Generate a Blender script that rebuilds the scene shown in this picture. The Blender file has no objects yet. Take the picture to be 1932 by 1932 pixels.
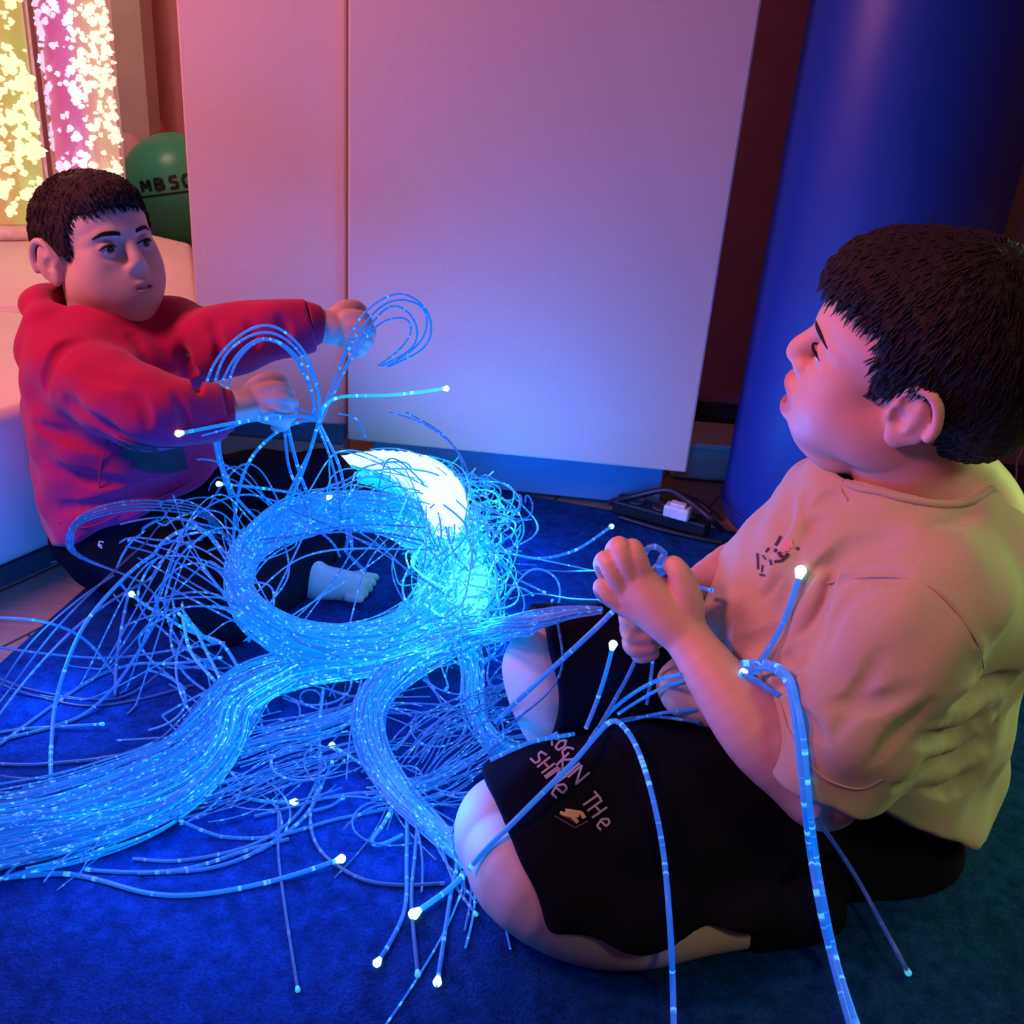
import bpy, math, random
import numpy as np
from mathutils import Vector, Matrix
from mathutils.bvhtree import BVHTree

random.seed(7)
rng = np.random.default_rng(11)
SC = bpy.context.scene
COL = SC.collection
F32 = np.float32

# ------------------------------------------------------------------ camera
CAM_H, PITCH, ROLL, FOC = 0.85, math.radians(26.0), math.radians(4.6), 1932.0
_f = np.array([0, math.cos(PITCH), -math.sin(PITCH)])
_u0 = np.array([0, math.sin(PITCH), math.cos(PITCH)])
_r0 = np.array([1.0, 0, 0])
_r = math.cos(ROLL) * _r0 + math.sin(ROLL) * _u0
_u = -math.sin(ROLL) * _r0 + math.cos(ROLL) * _u0
CAM = np.array([0, 0, CAM_H])


def ray(x, y):
    return _f + (x - 966) / FOC * _r - (y - 966) / FOC * _u


def Y(x, y, yw):
    """the point seen at photo position x, y that stands at depth yw in the room"""
    d = ray(x, y)
    return CAM + d * (yw / d[1])


def Z(x, y, z=0.0):
    """the point seen at photo position x, y that lies z above the floor"""
    d = ray(x, y)
    return CAM + d * ((z - CAM_H) / d[2])


cam = bpy.data.cameras.new('camera')
cam.sensor_width = 36.0
cam.lens = 36.0
cam.clip_start = 0.02
cam_o = bpy.data.objects.new('camera', cam)
COL.objects.link(cam_o)
m = Matrix.Identity(4)
for i in range(3):
    m[i][0], m[i][1], m[i][2], m[i][3] = _r[i], _u[i], -_f[i], CAM[i]
cam_o.matrix_world = m
SC.camera = cam_o
SC.view_settings.view_transform = 'Standard'
SC.view_settings.look = 'None'
SC.view_settings.exposure = 0.0
SC.view_settings.gamma = 1.0
SC.view_settings.use_curve_mapping = False


# ------------------------------------------------------------------ materials
def srgb(r, g, b):
    def c(v):
        v /= 255.0
        return v / 12.92 if v <= 0.04045 else ((v + 0.055) / 1.055) ** 2.4
    return (c(r), c(g), c(b), 1.0)


class NT:
    def __init__(s, name):
        s.mat = bpy.data.materials.new(name)
        s.mat.use_nodes = True
        s.t = s.mat.node_tree
        s.n = s.t.nodes
        s.b = s.n['Principled BSDF']
        s.out = s.n['Material Output']

    def new(s, typ, **kw):
        n = s.n.new(typ)
        for k, v in kw.items():
            if k in n.inputs.keys():
                n.inputs[k].default_value = v
            else:
                setattr(n, k, v)
        return n

    def link(s, a, b):
        s.t.links.new(a, b)

    def ramp(s, fac, stops, mode='LINEAR'):
        n = s.n.new('ShaderNodeValToRGB')
        n.color_ramp.interpolation = mode
        e = n.color_ramp.elements
        while len(e) < len(stops):
            e.new(0.5)
        for el, (p, c) in zip(e, stops):
            el.position = p
            el.color = c if len(c) == 4 else (*c, 1)
        s.link(fac, n.inputs[0])
        return n.outputs[0]

    def coord(s, scale=(1, 1, 1), kind='Object'):
        tc = s.n.new('ShaderNodeTexCoord')
        mp = s.n.new('ShaderNodeMapping')
        mp.inputs['Scale'].default_value = scale
        s.link(tc.outputs[kind], mp.inputs[0])
        return mp.outputs[0]

    def noise(s, vec, scale, detail=3, rough=0.55):
        n = s.n.new('ShaderNodeTexNoise')
        n.inputs['Scale'].default_value = scale
        n.inputs['Detail'].default_value = detail
        n.inputs['Roughness'].default_value = rough
        if vec is not None:
            s.link(vec, n.inputs['Vector'])
        return n.outputs['Fac']

    def bump(s, h, strength, dist=0.002):
        n = s.n.new('ShaderNodeBump')
        n.inputs['Strength'].default_value = strength
        n.inputs['Distance'].default_value = dist
        s.link(h, n.inputs['Height'])
        s.link(n.outputs[0], s.b.inputs['Normal'])

    def base(s, col, rough=0.6, spec=0.4, sheen=0.0):
        if isinstance(col, tuple):
            s.b.inputs['Base Color'].default_value = col
        else:
            s.link(col, s.b.inputs['Base Color'])
        s.b.inputs['Roughness'].default_value = rough
        s.b.inputs['Specular IOR Level'].default_value = spec
        s.b.inputs['Sheen Weight'].default_value = sheen
        return s


def plain(name, col, rough=0.6, spec=0.4, var=0.12, scale=40, bump=0.0, sheen=0.0):
    t = NT(name)
    v = t.coord()
    f = t.noise(v, scale)
    lo = tuple(c * (1 - var) for c in col[:3])
    hi = tuple(min(1, c * (1 + var)) for c in col[:3])
    t.base(t.ramp(f, [(0.3, lo), (0.7, hi)]), rough, spec, sheen)
    if bump:
        t.bump(t.noise(v, scale * 6), bump, 0.001)
    return t.mat


def weave(name, col, scale, var=0.12, bump=0.25, rough=0.9, mel=0.0, sheen=0.15, spec=0.15):
    """woven cloth: crossed thread waves over a soft mottled colour"""
    t = NT(name)
    v = t.coord()
    w1 = t.new('ShaderNodeTexWave', wave_type='BANDS', bands_direction='X')
    w2 = t.new('ShaderNodeTexWave', wave_type='BANDS', bands_direction='Z')
    for w in (w1, w2):
        w.inputs['Scale'].default_value = scale
        w.inputs['Distortion'].default_value = 3.0
        w.inputs['Detail'].default_value = 2.0
        w.inputs['Detail Scale'].default_value = 1.5
        t.link(v, w.inputs['Vector'])
    mx = t.new('ShaderNodeMath', operation='MULTIPLY')
    t.link(w1.outputs['Fac'], mx.inputs[0])
    t.link(w2.outputs['Fac'], mx.inputs[1])
    nz = t.noise(v, scale * 0.9, 4, 0.7)
    ad = t.new('ShaderNodeMath', operation='ADD')
    t.link(mx.outputs[0], ad.inputs[0])
    t.link(nz, ad.inputs[1])
    lo = tuple(c * (1 - var - mel) for c in col[:3])
    hi = tuple(min(1, c * (1 + var)) for c in col[:3])
    t.base(t.ramp(ad.outputs[0], [(0.35, lo), (1.0, hi)]), rough, spec, sheen)
    t.bump(ad.outputs[0], bump, 0.0008)
    return t.mat


# ------------------------------------------------------------------ mesh objects
def link_mesh(name, verts, faces, mat=None, parent=None, smooth=True, attrs=None):
    """one mesh object; verts are room coordinates, stored relative to the thing they belong to"""
    verts = np.asarray(verts, dtype=np.float64)
    off = np.zeros(3)
    if parent is not None:
        p = parent
        while p is not None:
            off = off + np.array(p.location)
            p = p.parent
    me = bpy.data.meshes.new(name)
    if isinstance(faces, np.ndarray) and faces.ndim == 2:
        nf, k = faces.shape
        me.vertices.add(len(verts))
        me.vertices.foreach_set('co', (verts - off).astype(F32).ravel())
        me.loops.add(nf * k)
        me.loops.foreach_set('vertex_index', faces.astype(np.int32).ravel())
        me.polygons.add(nf)
        me.polygons.foreach_set('loop_start', np.arange(0, nf * k, k, dtype=np.int32))
        me.update(calc_edges=True)
        me.validate()
    else:
        me.from_pydata([tuple(v) for v in (verts - off)], [], [tuple(int(i) for i in f) for f in faces])
    if smooth:
        me.polygons.foreach_set('use_smooth', np.ones(len(me.polygons), dtype=bool))
    for k, a in (attrs or {}).items():
        at = me.attributes.new(k, 'FLOAT', 'POINT')
        at.data.foreach_set('value', np.asarray(a, dtype=F32))
    me.update()
    o = bpy.data.objects.new(name, me)
    COL.objects.link(o)
    if mat is not None:
        me.materials.append(mat)
    if parent is not None:
        o.parent = parent
    return o


def thing(name, label, cat, loc=(0, 0, 0), group=None):
    o = bpy.data.objects.new(name, None)
    o.empty_display_size = 0.05
    COL.objects.link(o)
    o.location = tuple(float(v) for v in loc)
    return tag(o, label, cat, group)


def tag(o, label, cat, group=None):
    o['label'] = label
    o['category'] = cat
    if group:
        o['group'] = group
    return o


def structure(o, label=None):
    o['kind'] = 'structure'
    if label:
        o['label'] = label
    return o


def box_geo(lo, hi):
    x0, y0, z0 = lo
    x1, y1, z1 = hi
    v = [(x0, y0, z0), (x1, y0, z0), (x1, y1, z0), (x0, y1, z0), (x0, y0, z1), (x1, y0, z1), (x1, y1, z1), (x0, y1, z1)]
    f = [(3, 2, 1, 0), (4, 5, 6, 7), (0, 1, 5, 4), (1, 2, 6, 5), (2, 3, 7, 6), (3, 0, 4, 7)]
    return v, f


def prism_geo(poly, z0, z1):
    n = len(poly)
    v = [(x, y, z0) for x, y in poly] + [(x, y, z1) for x, y in poly]
    f = [tuple(range(n - 1, -1, -1)), tuple(range(n, 2 * n))]
    f += [(i, (i + 1) % n, n + (i + 1) % n, n + i) for i in range(n)]
    return v, f


def bevel(o, w, seg=3):
    md = o.modifiers.new('soft_edge', 'BEVEL')
    md.width = w
    md.segments = seg
    md.limit_method = 'ANGLE'
    return o


def lathe_geo(profile, c, n=48, axis=None):
    """profile: (radius, height) pairs turned about a vertical axis at c"""
    v, f = [], []
    for r, h in profile:
        for i in range(n):
            a = 2 * math.pi * i / n
            v.append((c[0] + r * math.cos(a), c[1] + r * math.sin(a), c[2] + h))
    m_ = len(profile)
    for j in range(m_ - 1):
        for i in range(n):
            i2 = (i + 1) % n
            f.append((j * n + i, j * n + i2, (j + 1) * n + i2, (j + 1) * n + i))
    f.append(tuple(range(n - 1, -1, -1)))
    f.append(tuple((m_ - 1) * n + i for i in range(n)))
    return v, f


def spline(pts, n, closed=False):
    """Catmull-Rom through pts (k,d) sampled at n places evenly along its length"""
    p = np.asarray(pts, dtype=float)
    if len(p) == 2:
        t = np.linspace(0, 1, n)[:, None]
        return p[0] * (1 - t) + p[1] * t
    q = np.vstack([2 * p[0] - p[1], p, 2 * p[-1] - p[-2]])
    out = []
    for i in range(1, len(q) - 2):
        a, b, c, d = q[i - 1], q[i], q[i + 1], q[i + 2]
        t = np.linspace(0, 1, 24, endpoint=False)[:, None]
        out.append(0.5 * ((2 * b) + (-a + c) * t + (2 * a - 5 * b + 4 * c - d) * t ** 2 + (-a + 3 * b - 3 * c + d) * t ** 3))
    out = np.vstack(out + [q[-2][None]])
    s = np.concatenate([[0], np.cumsum(np.linalg.norm(np.diff(out[:, :3], axis=0), axis=1))])
    tt = np.linspace(0, s[-1], n)
    return np.stack([np.interp(tt, s, out[:, k]) for k in range(out.shape[1])], axis=1)


def tube_geo(path, rad, sides=6, cap=True, flat=None):
    """a round tube along path (n,3); returns verts, quads and the length along the tube at each vertex"""
    path = np.asarray(path, dtype=float)
    n = len(path)
    rad = np.broadcast_to(np.asarray(rad, dtype=float), (n,))
    tan = np.gradient(path, axis=0)
    tan /= np.linalg.norm(tan, axis=1)[:, None] + 1e-12
    nrm = np.zeros_like(tan)
    a = np.array([0, 0, 1.0]) if abs(tan[0][2]) < 0.9 else np.array([1.0, 0, 0])
    v = a - tan[0] * (a @ tan[0])
    nrm[0] = v / np.linalg.norm(v)
    for i in range(1, n):
        v = nrm[i - 1] - tan[i] * (nrm[i - 1] @ tan[i])
        nrm[i] = v / (np.linalg.norm(v) + 1e-12)
    bi = np.cross(tan, nrm)
    ang = np.arange(sides) * 2 * math.pi / sides
    ring = nrm[:, None, :] * np.cos(ang)[None, :, None] + bi[:, None, :] * np.sin(ang)[None, :, None]
    V = (path[:, None, :] + ring * rad[:, None, None]).reshape(-1, 3)
    i = np.arange(n - 1)[:, None] * sides
    j = np.arange(sides)[None, :]
    j2 = (j + 1) % sides
    Q = np.stack([i + j, i + j2, i + sides + j2, i + sides + j], axis=-1).reshape(-1, 4)
    s = np.concatenate([[0], np.cumsum(np.linalg.norm(np.diff(path, axis=0), axis=1))])
    return V, Q, np.repeat(s, sides)


# ------------------------------------------------------------------ sculpting field
class Field:
    """a signed distance field on a regular grid; shapes are blended into it and a mesh is drawn from it"""

    def __init__(s, lo, hi, h):
        s.lo = np.array(lo, dtype=float)
        s.h = h
        s.n = np.ceil((np.array(hi) - s.lo) / h).astype(int) + 1
        s.D = np.full(tuple(s.n), 0.5, dtype=F32)

    def block(s, lo, hi):
        a = np.clip(np.floor((np.array(lo) - s.lo) / s.h).astype(int), 0, s.n)
        b = np.clip(np.ceil((np.array(hi) - s.lo) / s.h).astype(int) + 1, 0, s.n)
        if np.any(b <= a):
            return None
        g = [(s.lo[i] + s.h * np.arange(a[i], b[i])).astype(F32) for i in range(3)]
        return tuple(slice(a[i], b[i]) for i in range(3)), g[0][:, None, None], g[1][None, :, None], g[2][None, None, :]

    def put(s, fn, lo, hi, k=0.01, mode='add'):
        pad = k + 3 * s.h
        bl = s.block(np.array(lo) - pad, np.array(hi) + pad)
        if bl is None:
            return
        sl, X, Yy, Zz = bl
        d = fn(X, Yy, Zz).astype(F32)
        A = s.D[sl]
        if mode == 'add':
            w = np.clip(0.5 + 0.5 * (A - d) / k, 0, 1)
            s.D[sl] = A + (d - A) * w - k * w * (1 - w)
        elif mode == 'cut':
            d = -d
            w = np.clip(0.5 - 0.5 * (A - d) / k, 0, 1)
            s.D[sl] = A + (d - A) * w + k * w * (1 - w)

    def cone(s, a, b, ra, rb, k=0.01, mode='add'):
        a = np.array(a, dtype=float)
        b = np.array(b, dtype=float)
        ab = b - a
        L2 = float(ab @ ab) + 1e-12
        R = max(ra, rb)

        def fn(X, Yy, Zz):
            px, py, pz = X - F32(a[0]), Yy - F32(a[1]), Zz - F32(a[2])
            t = np.clip((px * F32(ab[0]) + py * F32(ab[1]) + pz * F32(ab[2])) / F32(L2), 0, 1)
            qx, qy, qz = px - t * F32(ab[0]), py - t * F32(ab[1]), pz - t * F32(ab[2])
            return np.sqrt(qx * qx + qy * qy + qz * qz) - (F32(ra) + t * F32(rb - ra))
        s.put(fn, np.minimum(a, b) - R, np.maximum(a, b) + R, k, mode)

    def chain(s, pts, radii, k=0.01, n=None, mode='add'):
        """a limb: a smooth tapering tube through pts"""
        p = np.column_stack([np.array(pts, dtype=float), np.array(radii, dtype=float)])
        if len(p) > 2:
            p = spline(p, n or 4 * (len(p) - 1) + 1)
        for i in range(len(p) - 1):
            s.cone(p[i][:3], p[i + 1][:3], p[i][3], p[i + 1][3], k if i == 0 else min(k, 0.006), mode)

    def ell(s, c, r, M=None, k=0.01, mode='add'):
        """ellipsoid with radii r along the columns of M"""
        c = np.array(c, dtype=float)
        r = np.array(r, dtype=float)
        M = np.eye(3) if M is None else np.array(M, dtype=float)
        ext = np.sqrt(((M * r[None, :]) ** 2).sum(axis=1))

        def fn(X, Yy, Zz):
            px, py, pz = X - F32(c[0]), Yy - F32(c[1]), Zz - F32(c[2])
            k0 = 0
            k1 = 0
            for i in range(3):
                q = (px * F32(M[0, i]) + py * F32(M[1, i]) + pz * F32(M[2, i])) / F32(r[i])
                k0 = k0 + q * q
                k1 = k1 + (q / F32(r[i])) ** 2
            k0 = np.sqrt(k0)
            return k0 * (k0 - 1) / (np.sqrt(k1) + F32(1e-9))
        s.put(fn, c - ext, c + ext, k, mode)

    def plane(s, n, p, lo=None, hi=None, k=0.004):
        """keep the side of the plane that n points away from (inside the box lo..hi)"""
        n = np.array(n, dtype=float)
        n /= np.linalg.norm(n)
        d0 = float(n @ np.array(p))
        lo = s.lo if lo is None else lo
        hi = s.lo + s.h * s.n if hi is None else hi
        bl = s.block(lo, hi)
        if bl is None:
            return
        sl, X, Yy, Zz = bl
        d = X * F32(n[0]) + Yy * F32(n[1]) + Zz * F32(n[2]) - F32(d0)
        A = s.D[sl]
        w = np.clip(0.5 - 0.5 * (A - d) / k, 0, 1)
        s.D[sl] = A + (d - A) * w + k * w * (1 - w)

    def layer(s):
        o = Field.__new__(Field)
        o.lo, o.h, o.n = s.lo, s.h, s.n
        o.D = np.full(tuple(s.n), 0.5, dtype=F32)
        return o

    def merge(s, o, k):
        for i in range(0, s.D.shape[0], 32):
            A, d = s.D[i:i + 32], o.D[i:i + 32]
            w = np.clip(0.5 + 0.5 * (A - d) / k, 0, 1)
            s.D[i:i + 32] = A + (d - A) * w - k * w * (1 - w)

    def surface(s):
        V, Q = s.mesh(0)
        return BVHTree.FromPolygons([Vector(v) for v in V], [tuple(q) for q in Q.tolist()])

    def crease(s, tree, pts2, w, depth, k=0.012):
        """a soft fold pressed into the surface along a line seen in the photo"""
        P = []
        for x, y in pts2:
            d = Vector(ray(x, y)).normalized()
            h = tree.ray_cast(Vector(CAM), d)
            if h[0] is not None:
                P.append(np.array(h[0]) + np.array(h[1]) * (w - depth))
        if len(P) > 1:
            r = [w] * len(P)
            r[0] = r[-1] = w * 0.55
            if len(P) > 2:
                s.chain(P, r, k, mode='cut')

    def ridge(s, tree, pts2, w, height, k=0.012):
        P = []
        for x, y in pts2:
            d = Vector(ray(x, y)).normalized()
            h = tree.ray_cast(Vector(CAM), d)
            if h[0] is not None:
                P.append(np.array(h[0]) - np.array(h[1]) * (w - height))
        if len(P) > 2:
            s.chain(P, [w * .6] + [w] * (len(P) - 2) + [w * .6], k)

    def wrinkle(s, fn, lo=None, hi=None, band=0.03):
        """shift the surface by fn(X,Y,Z) metres"""
        lo = s.lo if lo is None else lo
        hi = s.lo + s.h * s.n if hi is None else hi
        sl, X, Yy, Zz = s.block(lo, hi)
        A = s.D[sl]
        s.D[sl] = A + np.where(np.abs(A) < band, fn(X, Yy, Zz), 0).astype(F32)

    def mesh(s, relax=2):
        D = s.D
        D[0], D[-1], D[:, 0], D[:, -1], D[:, :, 0], D[:, :, -1] = 0.5, 0.5, 0.5, 0.5, 0.5, 0.5
        I = D < 0
        cnt = np.zeros(tuple(s.n - 1), dtype=np.uint8)
        for dx in (0, 1):
            for dy in (0, 1):
                for dz in (0, 1):
                    cnt += I[dx:I.shape[0] - 1 + dx, dy:I.shape[1] - 1 + dy, dz:I.shape[2] - 1 + dz]
        flat = np.flatnonzero((cnt > 0) & (cnt < 8))
        shp = cnt.shape
        del cnt
        ijk = np.stack(np.unravel_index(flat, shp), axis=1)
        cor = np.array([(x, y, z) for x in (0, 1) for y in (0, 1) for z in (0, 1)])
        val = np.stack([D[ijk[:, 0] + c[0], ijk[:, 1] + c[1], ijk[:, 2] + c[2]] for c in cor], axis=1)
        acc = np.zeros((len(ijk), 3))
        num = np.zeros(len(ijk))
        for a in range(8):
            for b in range(a + 1, 8):
                if np.abs(cor[a] - cor[b]).sum() != 1:
                    continue
                va, vb = val[:, a], val[:, b]
                cr = (va < 0) != (vb < 0)
                t = np.where(cr, va / np.where(cr, va - vb, 1), 0)
                acc += np.where(cr[:, None], cor[a] + t[:, None] * (cor[b] - cor[a]), 0)
                num += cr
        V = s.lo + s.h * (ijk + acc / num[:, None])
        quads = []
        for ax in range(3):
            sl0 = [slice(1, -1)] * 3
            sl1 = [slice(1, -1)] * 3
            sl0[ax] = slice(0, -1)
            sl1[ax] = slice(1, None)
            A, B = I[tuple(sl0)], I[tuple(sl1)]
            e = np.stack(np.nonzero(A != B), axis=1)
            fwd = A[tuple(e.T)]
            base = e.copy()
            o1, o2 = [(1, 2), (2, 0), (0, 1)][ax]
            for q in range(3):
                if q != ax:
                    base[:, q] += 1
            cs = []
            for d1, d2 in ((0, 0), (-1, 0), (-1, -1), (0, -1)):
                c = base.copy()
                c[:, o1] += d1
                c[:, o2] += d2
                cs.append(np.ravel_multi_index(c.T, shp))
            q = np.stack(cs, axis=1)
            q[~fwd] = q[~fwd][:, ::-1]
            quads.append(q)
        Q = np.searchsorted(flat, np.vstack(quads))
        for _ in range(relax):
            for lam in (0.5, -0.52):
                s_ = np.zeros_like(V)
                n_ = np.zeros(len(V))
                for a, b in ((0, 1), (1, 2), (2, 3), (3, 0)):
                    for x, y in ((a, b), (b, a)):
                        n_ += np.bincount(Q[:, x], minlength=len(V))
                        for c in range(3):
                            s_[:, c] += np.bincount(Q[:, x], weights=V[Q[:, y], c], minlength=len(V))
                V = V + lam * (s_ / n_[:, None] - V)
        return V, Q


def rotm(a, b, c):
    ca, sa, cb, sb, cc, sc = math.cos(a), math.sin(a), math.cos(b), math.sin(b), math.cos(c), math.sin(c)
    return np.array([[ca, -sa, 0], [sa, ca, 0], [0, 0, 1.0]]) @ np.array([[cb, 0, sb], [0, 1, 0], [-sb, 0, cb]]) @ np.array([[1, 0, 0], [0, cc, -sc], [0, sc, cc]])


def poly_sdf(px, py, poly):
    """signed distance to a closed 2D outline, negative inside"""
    P = np.asarray(poly, dtype=float)
    d = None
    s = None
    n = len(P)
    for i in range(n):
        a, b = P[i], P[(i + 1) % n]
        ex, ey = F32(b[0] - a[0]), F32(b[1] - a[1])
        wx, wy = px - F32(a[0]), py - F32(a[1])
        t = np.clip((wx * ex + wy * ey) / (ex * ex + ey * ey), 0, 1)
        dd = (wx - ex * t) ** 2 + (wy - ey * t) ** 2
        d = dd if d is None else np.minimum(d, dd)
        c1, c2, c3 = py >= F32(a[1]), py < F32(b[1]), ex * wy > ey * wx
        fl = (c1 & c2 & c3) | (~c1 & ~c2 & ~c3)
        sg = np.where(fl, -1.0, 1.0).astype(F32)
        s = sg if s is None else s * sg
    return s * np.sqrt(d)
# ------------------------------------------------------------------ the room
M_WALL = plain('wall_paint', (0.42, 0.30, 0.28, 1), 0.85, 0.2, 0.05, 6)
M_DARKWALL = plain('dark_wall_paint', (0.75, 0.36, 0.38, 1), 0.85, 0.2, 0.08, 6)
M_PALE = plain('pale_paint', (0.62, 0.55, 0.47, 1), 0.8, 0.2, 0.05, 8)
M_CEIL = plain('ceiling_paint', (0.7, 0.68, 0.66, 1), 0.9, 0.2, 0.04, 6)
M_SKIRT = plain('skirting_paint', (0.06, 0.05, 0.06, 1), 0.5, 0.4, 0.1, 10)

t = NT('wood_floor')
v = t.coord((1, 1, 1))
br = t.new('ShaderNodeTexBrick')
br.offset = 0.37
br.inputs['Scale'].default_value = 1.0
br.inputs['Brick Width'].default_value = 1.2
br.inputs['Row Height'].default_value = 0.13
br.inputs['Mortar Size'].default_value = 0.0025
br.inputs['Color1'].default_value = (0.42, 0.33, 0.25, 1)
br.inputs['Color2'].default_value = (0.36, 0.27, 0.20, 1)
br.inputs['Mortar'].default_value = (0.06, 0.045, 0.04, 1)
mp = t.n['Mapping']
mp.inputs['Rotation'].default_value = (0, 0, math.radians(-62))
t.link(v, br.inputs['Vector'])
v2 = t.coord((3, 40, 3))
gr = t.noise(v2, 3, 5)
mx = t.new('ShaderNodeMixRGB', blend_type='MULTIPLY')
mx.inputs[0].default_value = 0.5
t.link(br.outputs['Color'], mx.inputs[1])
t.link(gr, mx.inputs[2])
t.base(mx.outputs[0], 0.42, 0.4)
M_WOOD = t.mat

structure(link_mesh('floor', *box_geo((-3.2, -2.2, -0.1), (2.4, 4.6, 0.0)), M_WOOD, smooth=False), 'wooden plank floor around the blue carpet')
structure(link_mesh('ceiling', *box_geo((-3.2, -2.2, 2.5), (2.4, 4.6, 2.6)), M_CEIL, smooth=False))
structure(link_mesh('wall_left', *box_geo((-3.3, -2.2, 0), (-3.2, 4.6, 2.5)), M_WALL, smooth=False))
structure(link_mesh('wall_right', *box_geo((1.7, -2.2, 0), (1.8, 4.6, 2.5)), M_WALL, smooth=False))
structure(link_mesh('wall_front', *box_geo((-3.2, -2.3, 0), (1.8, -2.2, 2.5)), M_WALL, smooth=False))
structure(link_mesh('wall_rear', *box_geo((-3.2, 4.3, 0), (-0.45, 4.4, 2.5)), M_DARKWALL, smooth=False))
structure(link_mesh('wall_side', *box_geo((-0.55, 2.25, 0), (-0.45, 4.4, 2.5)), M_DARKWALL, smooth=False))
structure(link_mesh('wall_back', *box_geo((-0.55, 2.15, 0), (0.98, 2.25, 2.5)), M_DARKWALL, smooth=False))
structure(link_mesh('wall_corner', *box_geo((0.92, 2.02, 0), (1.75, 2.25, 2.5)), M_WALL, smooth=False))
structure(link_mesh('baseboard_back', *box_geo((0.2, 2.13, 0), (0.92, 2.15, 0.11)), M_SKIRT, smooth=False))
structure(link_mesh('baseboard_corner', *box_geo((0.9, 2.0, 0), (1.7, 2.02, 0.07)), M_SKIRT, smooth=False))
# pale upright of the room behind the bubble tubes
pl, pr_ = Y(150, 200, 3.98), Y(272, 120, 3.98)
structure(link_mesh('pillar', *box_geo((pl[0] - 0.1, 3.98, 0), (pr_[0], 4.1, 2.5)), M_PALE, smooth=False))

# ------------------------------------------------------------------ carpet
t = NT('carpet_pile')
v = t.coord()
n1 = t.noise(v, 260, 4, 0.7)
n2 = t.noise(v, 60, 3, 0.5)
ad = t.new('ShaderNodeMath', operation='MULTIPLY')
t.link(n1, ad.inputs[0])
t.link(n2, ad.inputs[1])
t.base(t.ramp(ad.outputs[0], [(0.12, (0.0035, 0.022, 0.085)), (0.42, (0.010, 0.070, 0.26))]), 0.95, 0.02, 0.0)
t.bump(n1, 0.9, 0.004)
M_CARPET = t.mat
cl0, cl1 = Z(0, 1262), Z(170, 1110)
cf0, cf1 = Z(930, 930), Z(1369, 1008)
dl = (cl1 - cl0) / np.linalg.norm(cl1 - cl0)
df = (cf1 - cf0) / np.linalg.norm(cf1 - cf0)
A_ = np.array([[dl[0], -df[0]], [dl[1], -df[1]]])
st = np.linalg.solve(A_, (cf0 - cl0)[:2])
corner = cl0 + dl * st[0]
poly = [tuple((cl0 - dl * 2.4)[:2]), (1.6, -1.3), tuple((cf0 + df * 1.55)[:2]), tuple(corner[:2])]
o = link_mesh('carpet', *prism_geo(poly, 0.0005, 0.008), M_CARPET, smooth=False)
tag(o, 'dark blue carpet that both boys and the glowing strands rest on', 'carpet')
CARPET_Z = 0.008

# ------------------------------------------------------------------ fabric panels
M_FELT = weave('panel_cloth', (0.58, 0.49, 0.40, 1), 190, 0.07, 0.2, 0.95, 0, 0.0, 0.05)
M_PLINTH = plain('plinth_vinyl', (0.16, 0.24, 0.42, 1), 0.55, 0.3, 0.05, 12)
M_RAIL = plain('pale_rail', (0.6, 0.5, 0.45, 1), 0.5, 0.3, 0.05, 12)


def board(p, x0, y0, x1, y1, z0a, z0b, z1, th, name, mat):
    """an upright board whose front runs from (x0,y0) to (x1,y1)"""
    d = np.array([x1 - x0, y1 - y0])
    n = np.array([-d[1], d[0]]) / np.linalg.norm(d)
    v = []
    for (x, y, zb) in ((x0, y0, z0a), (x1, y1, z0b)):
        for k in (0, th):
            for z in (zb, z1):
                v.append((x + n[0] * k, y + n[1] * k, z))
    f = [(0, 4, 5, 1), (6, 2, 3, 7), (2, 0, 1, 3), (4, 6, 7, 5), (1, 5, 7, 3), (2, 6, 4, 0)]
    o = link_mesh(name, v, f, mat, p, smooth=False)
    return bevel(o, 0.004, 2)


a, b = Y(655, 830, 1.76), Y(1288, 892, 1.72)
panel = thing('fabric_panel', 'wide pale fabric covered upright panel beside the blue padded roll', 'panel', (0, 1.78, 0), 'fabric panels along the back')
top_r = Y(1437, 0, 1.72)
board(panel, a[0], 1.76, top_r[0] + 0.001, 1.72, a[2], b[2], 1.75, 0.055, 'fabric_board', M_FELT)
p0, p1 = Y(700, 860, 1.825), Y(1250, 905, 1.80)
board(panel, p0[0], 1.83, p1[0], 1.80, 0.009, 0.009, 0.30, 0.10, 'plinth', M_PLINTH)
a2, b2 = Y(395, 790, 1.80), Y(645, 802, 1.80)
panel2 = thing('fabric_panel', 'narrow pale fabric covered upright panel behind the boy in red', 'panel', (-0.45, 1.85, 0), 'fabric panels along the back')
board(panel2, -0.5985, 1.80, -0.326, 1.80, a2[2], b2[2], 1.75, 0.05, 'fabric_board', M_FELT)
board(panel2, -0.60, 1.875, -0.345, 1.875, 0.055, 0.055, 0.30, 0.08, 'plinth', M_PLINTH)
board(panel2, -0.62, 1.87, -0.345, 1.87, 0.009, 0.009, 0.054, 0.09, 'base_rail', M_RAIL)

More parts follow.
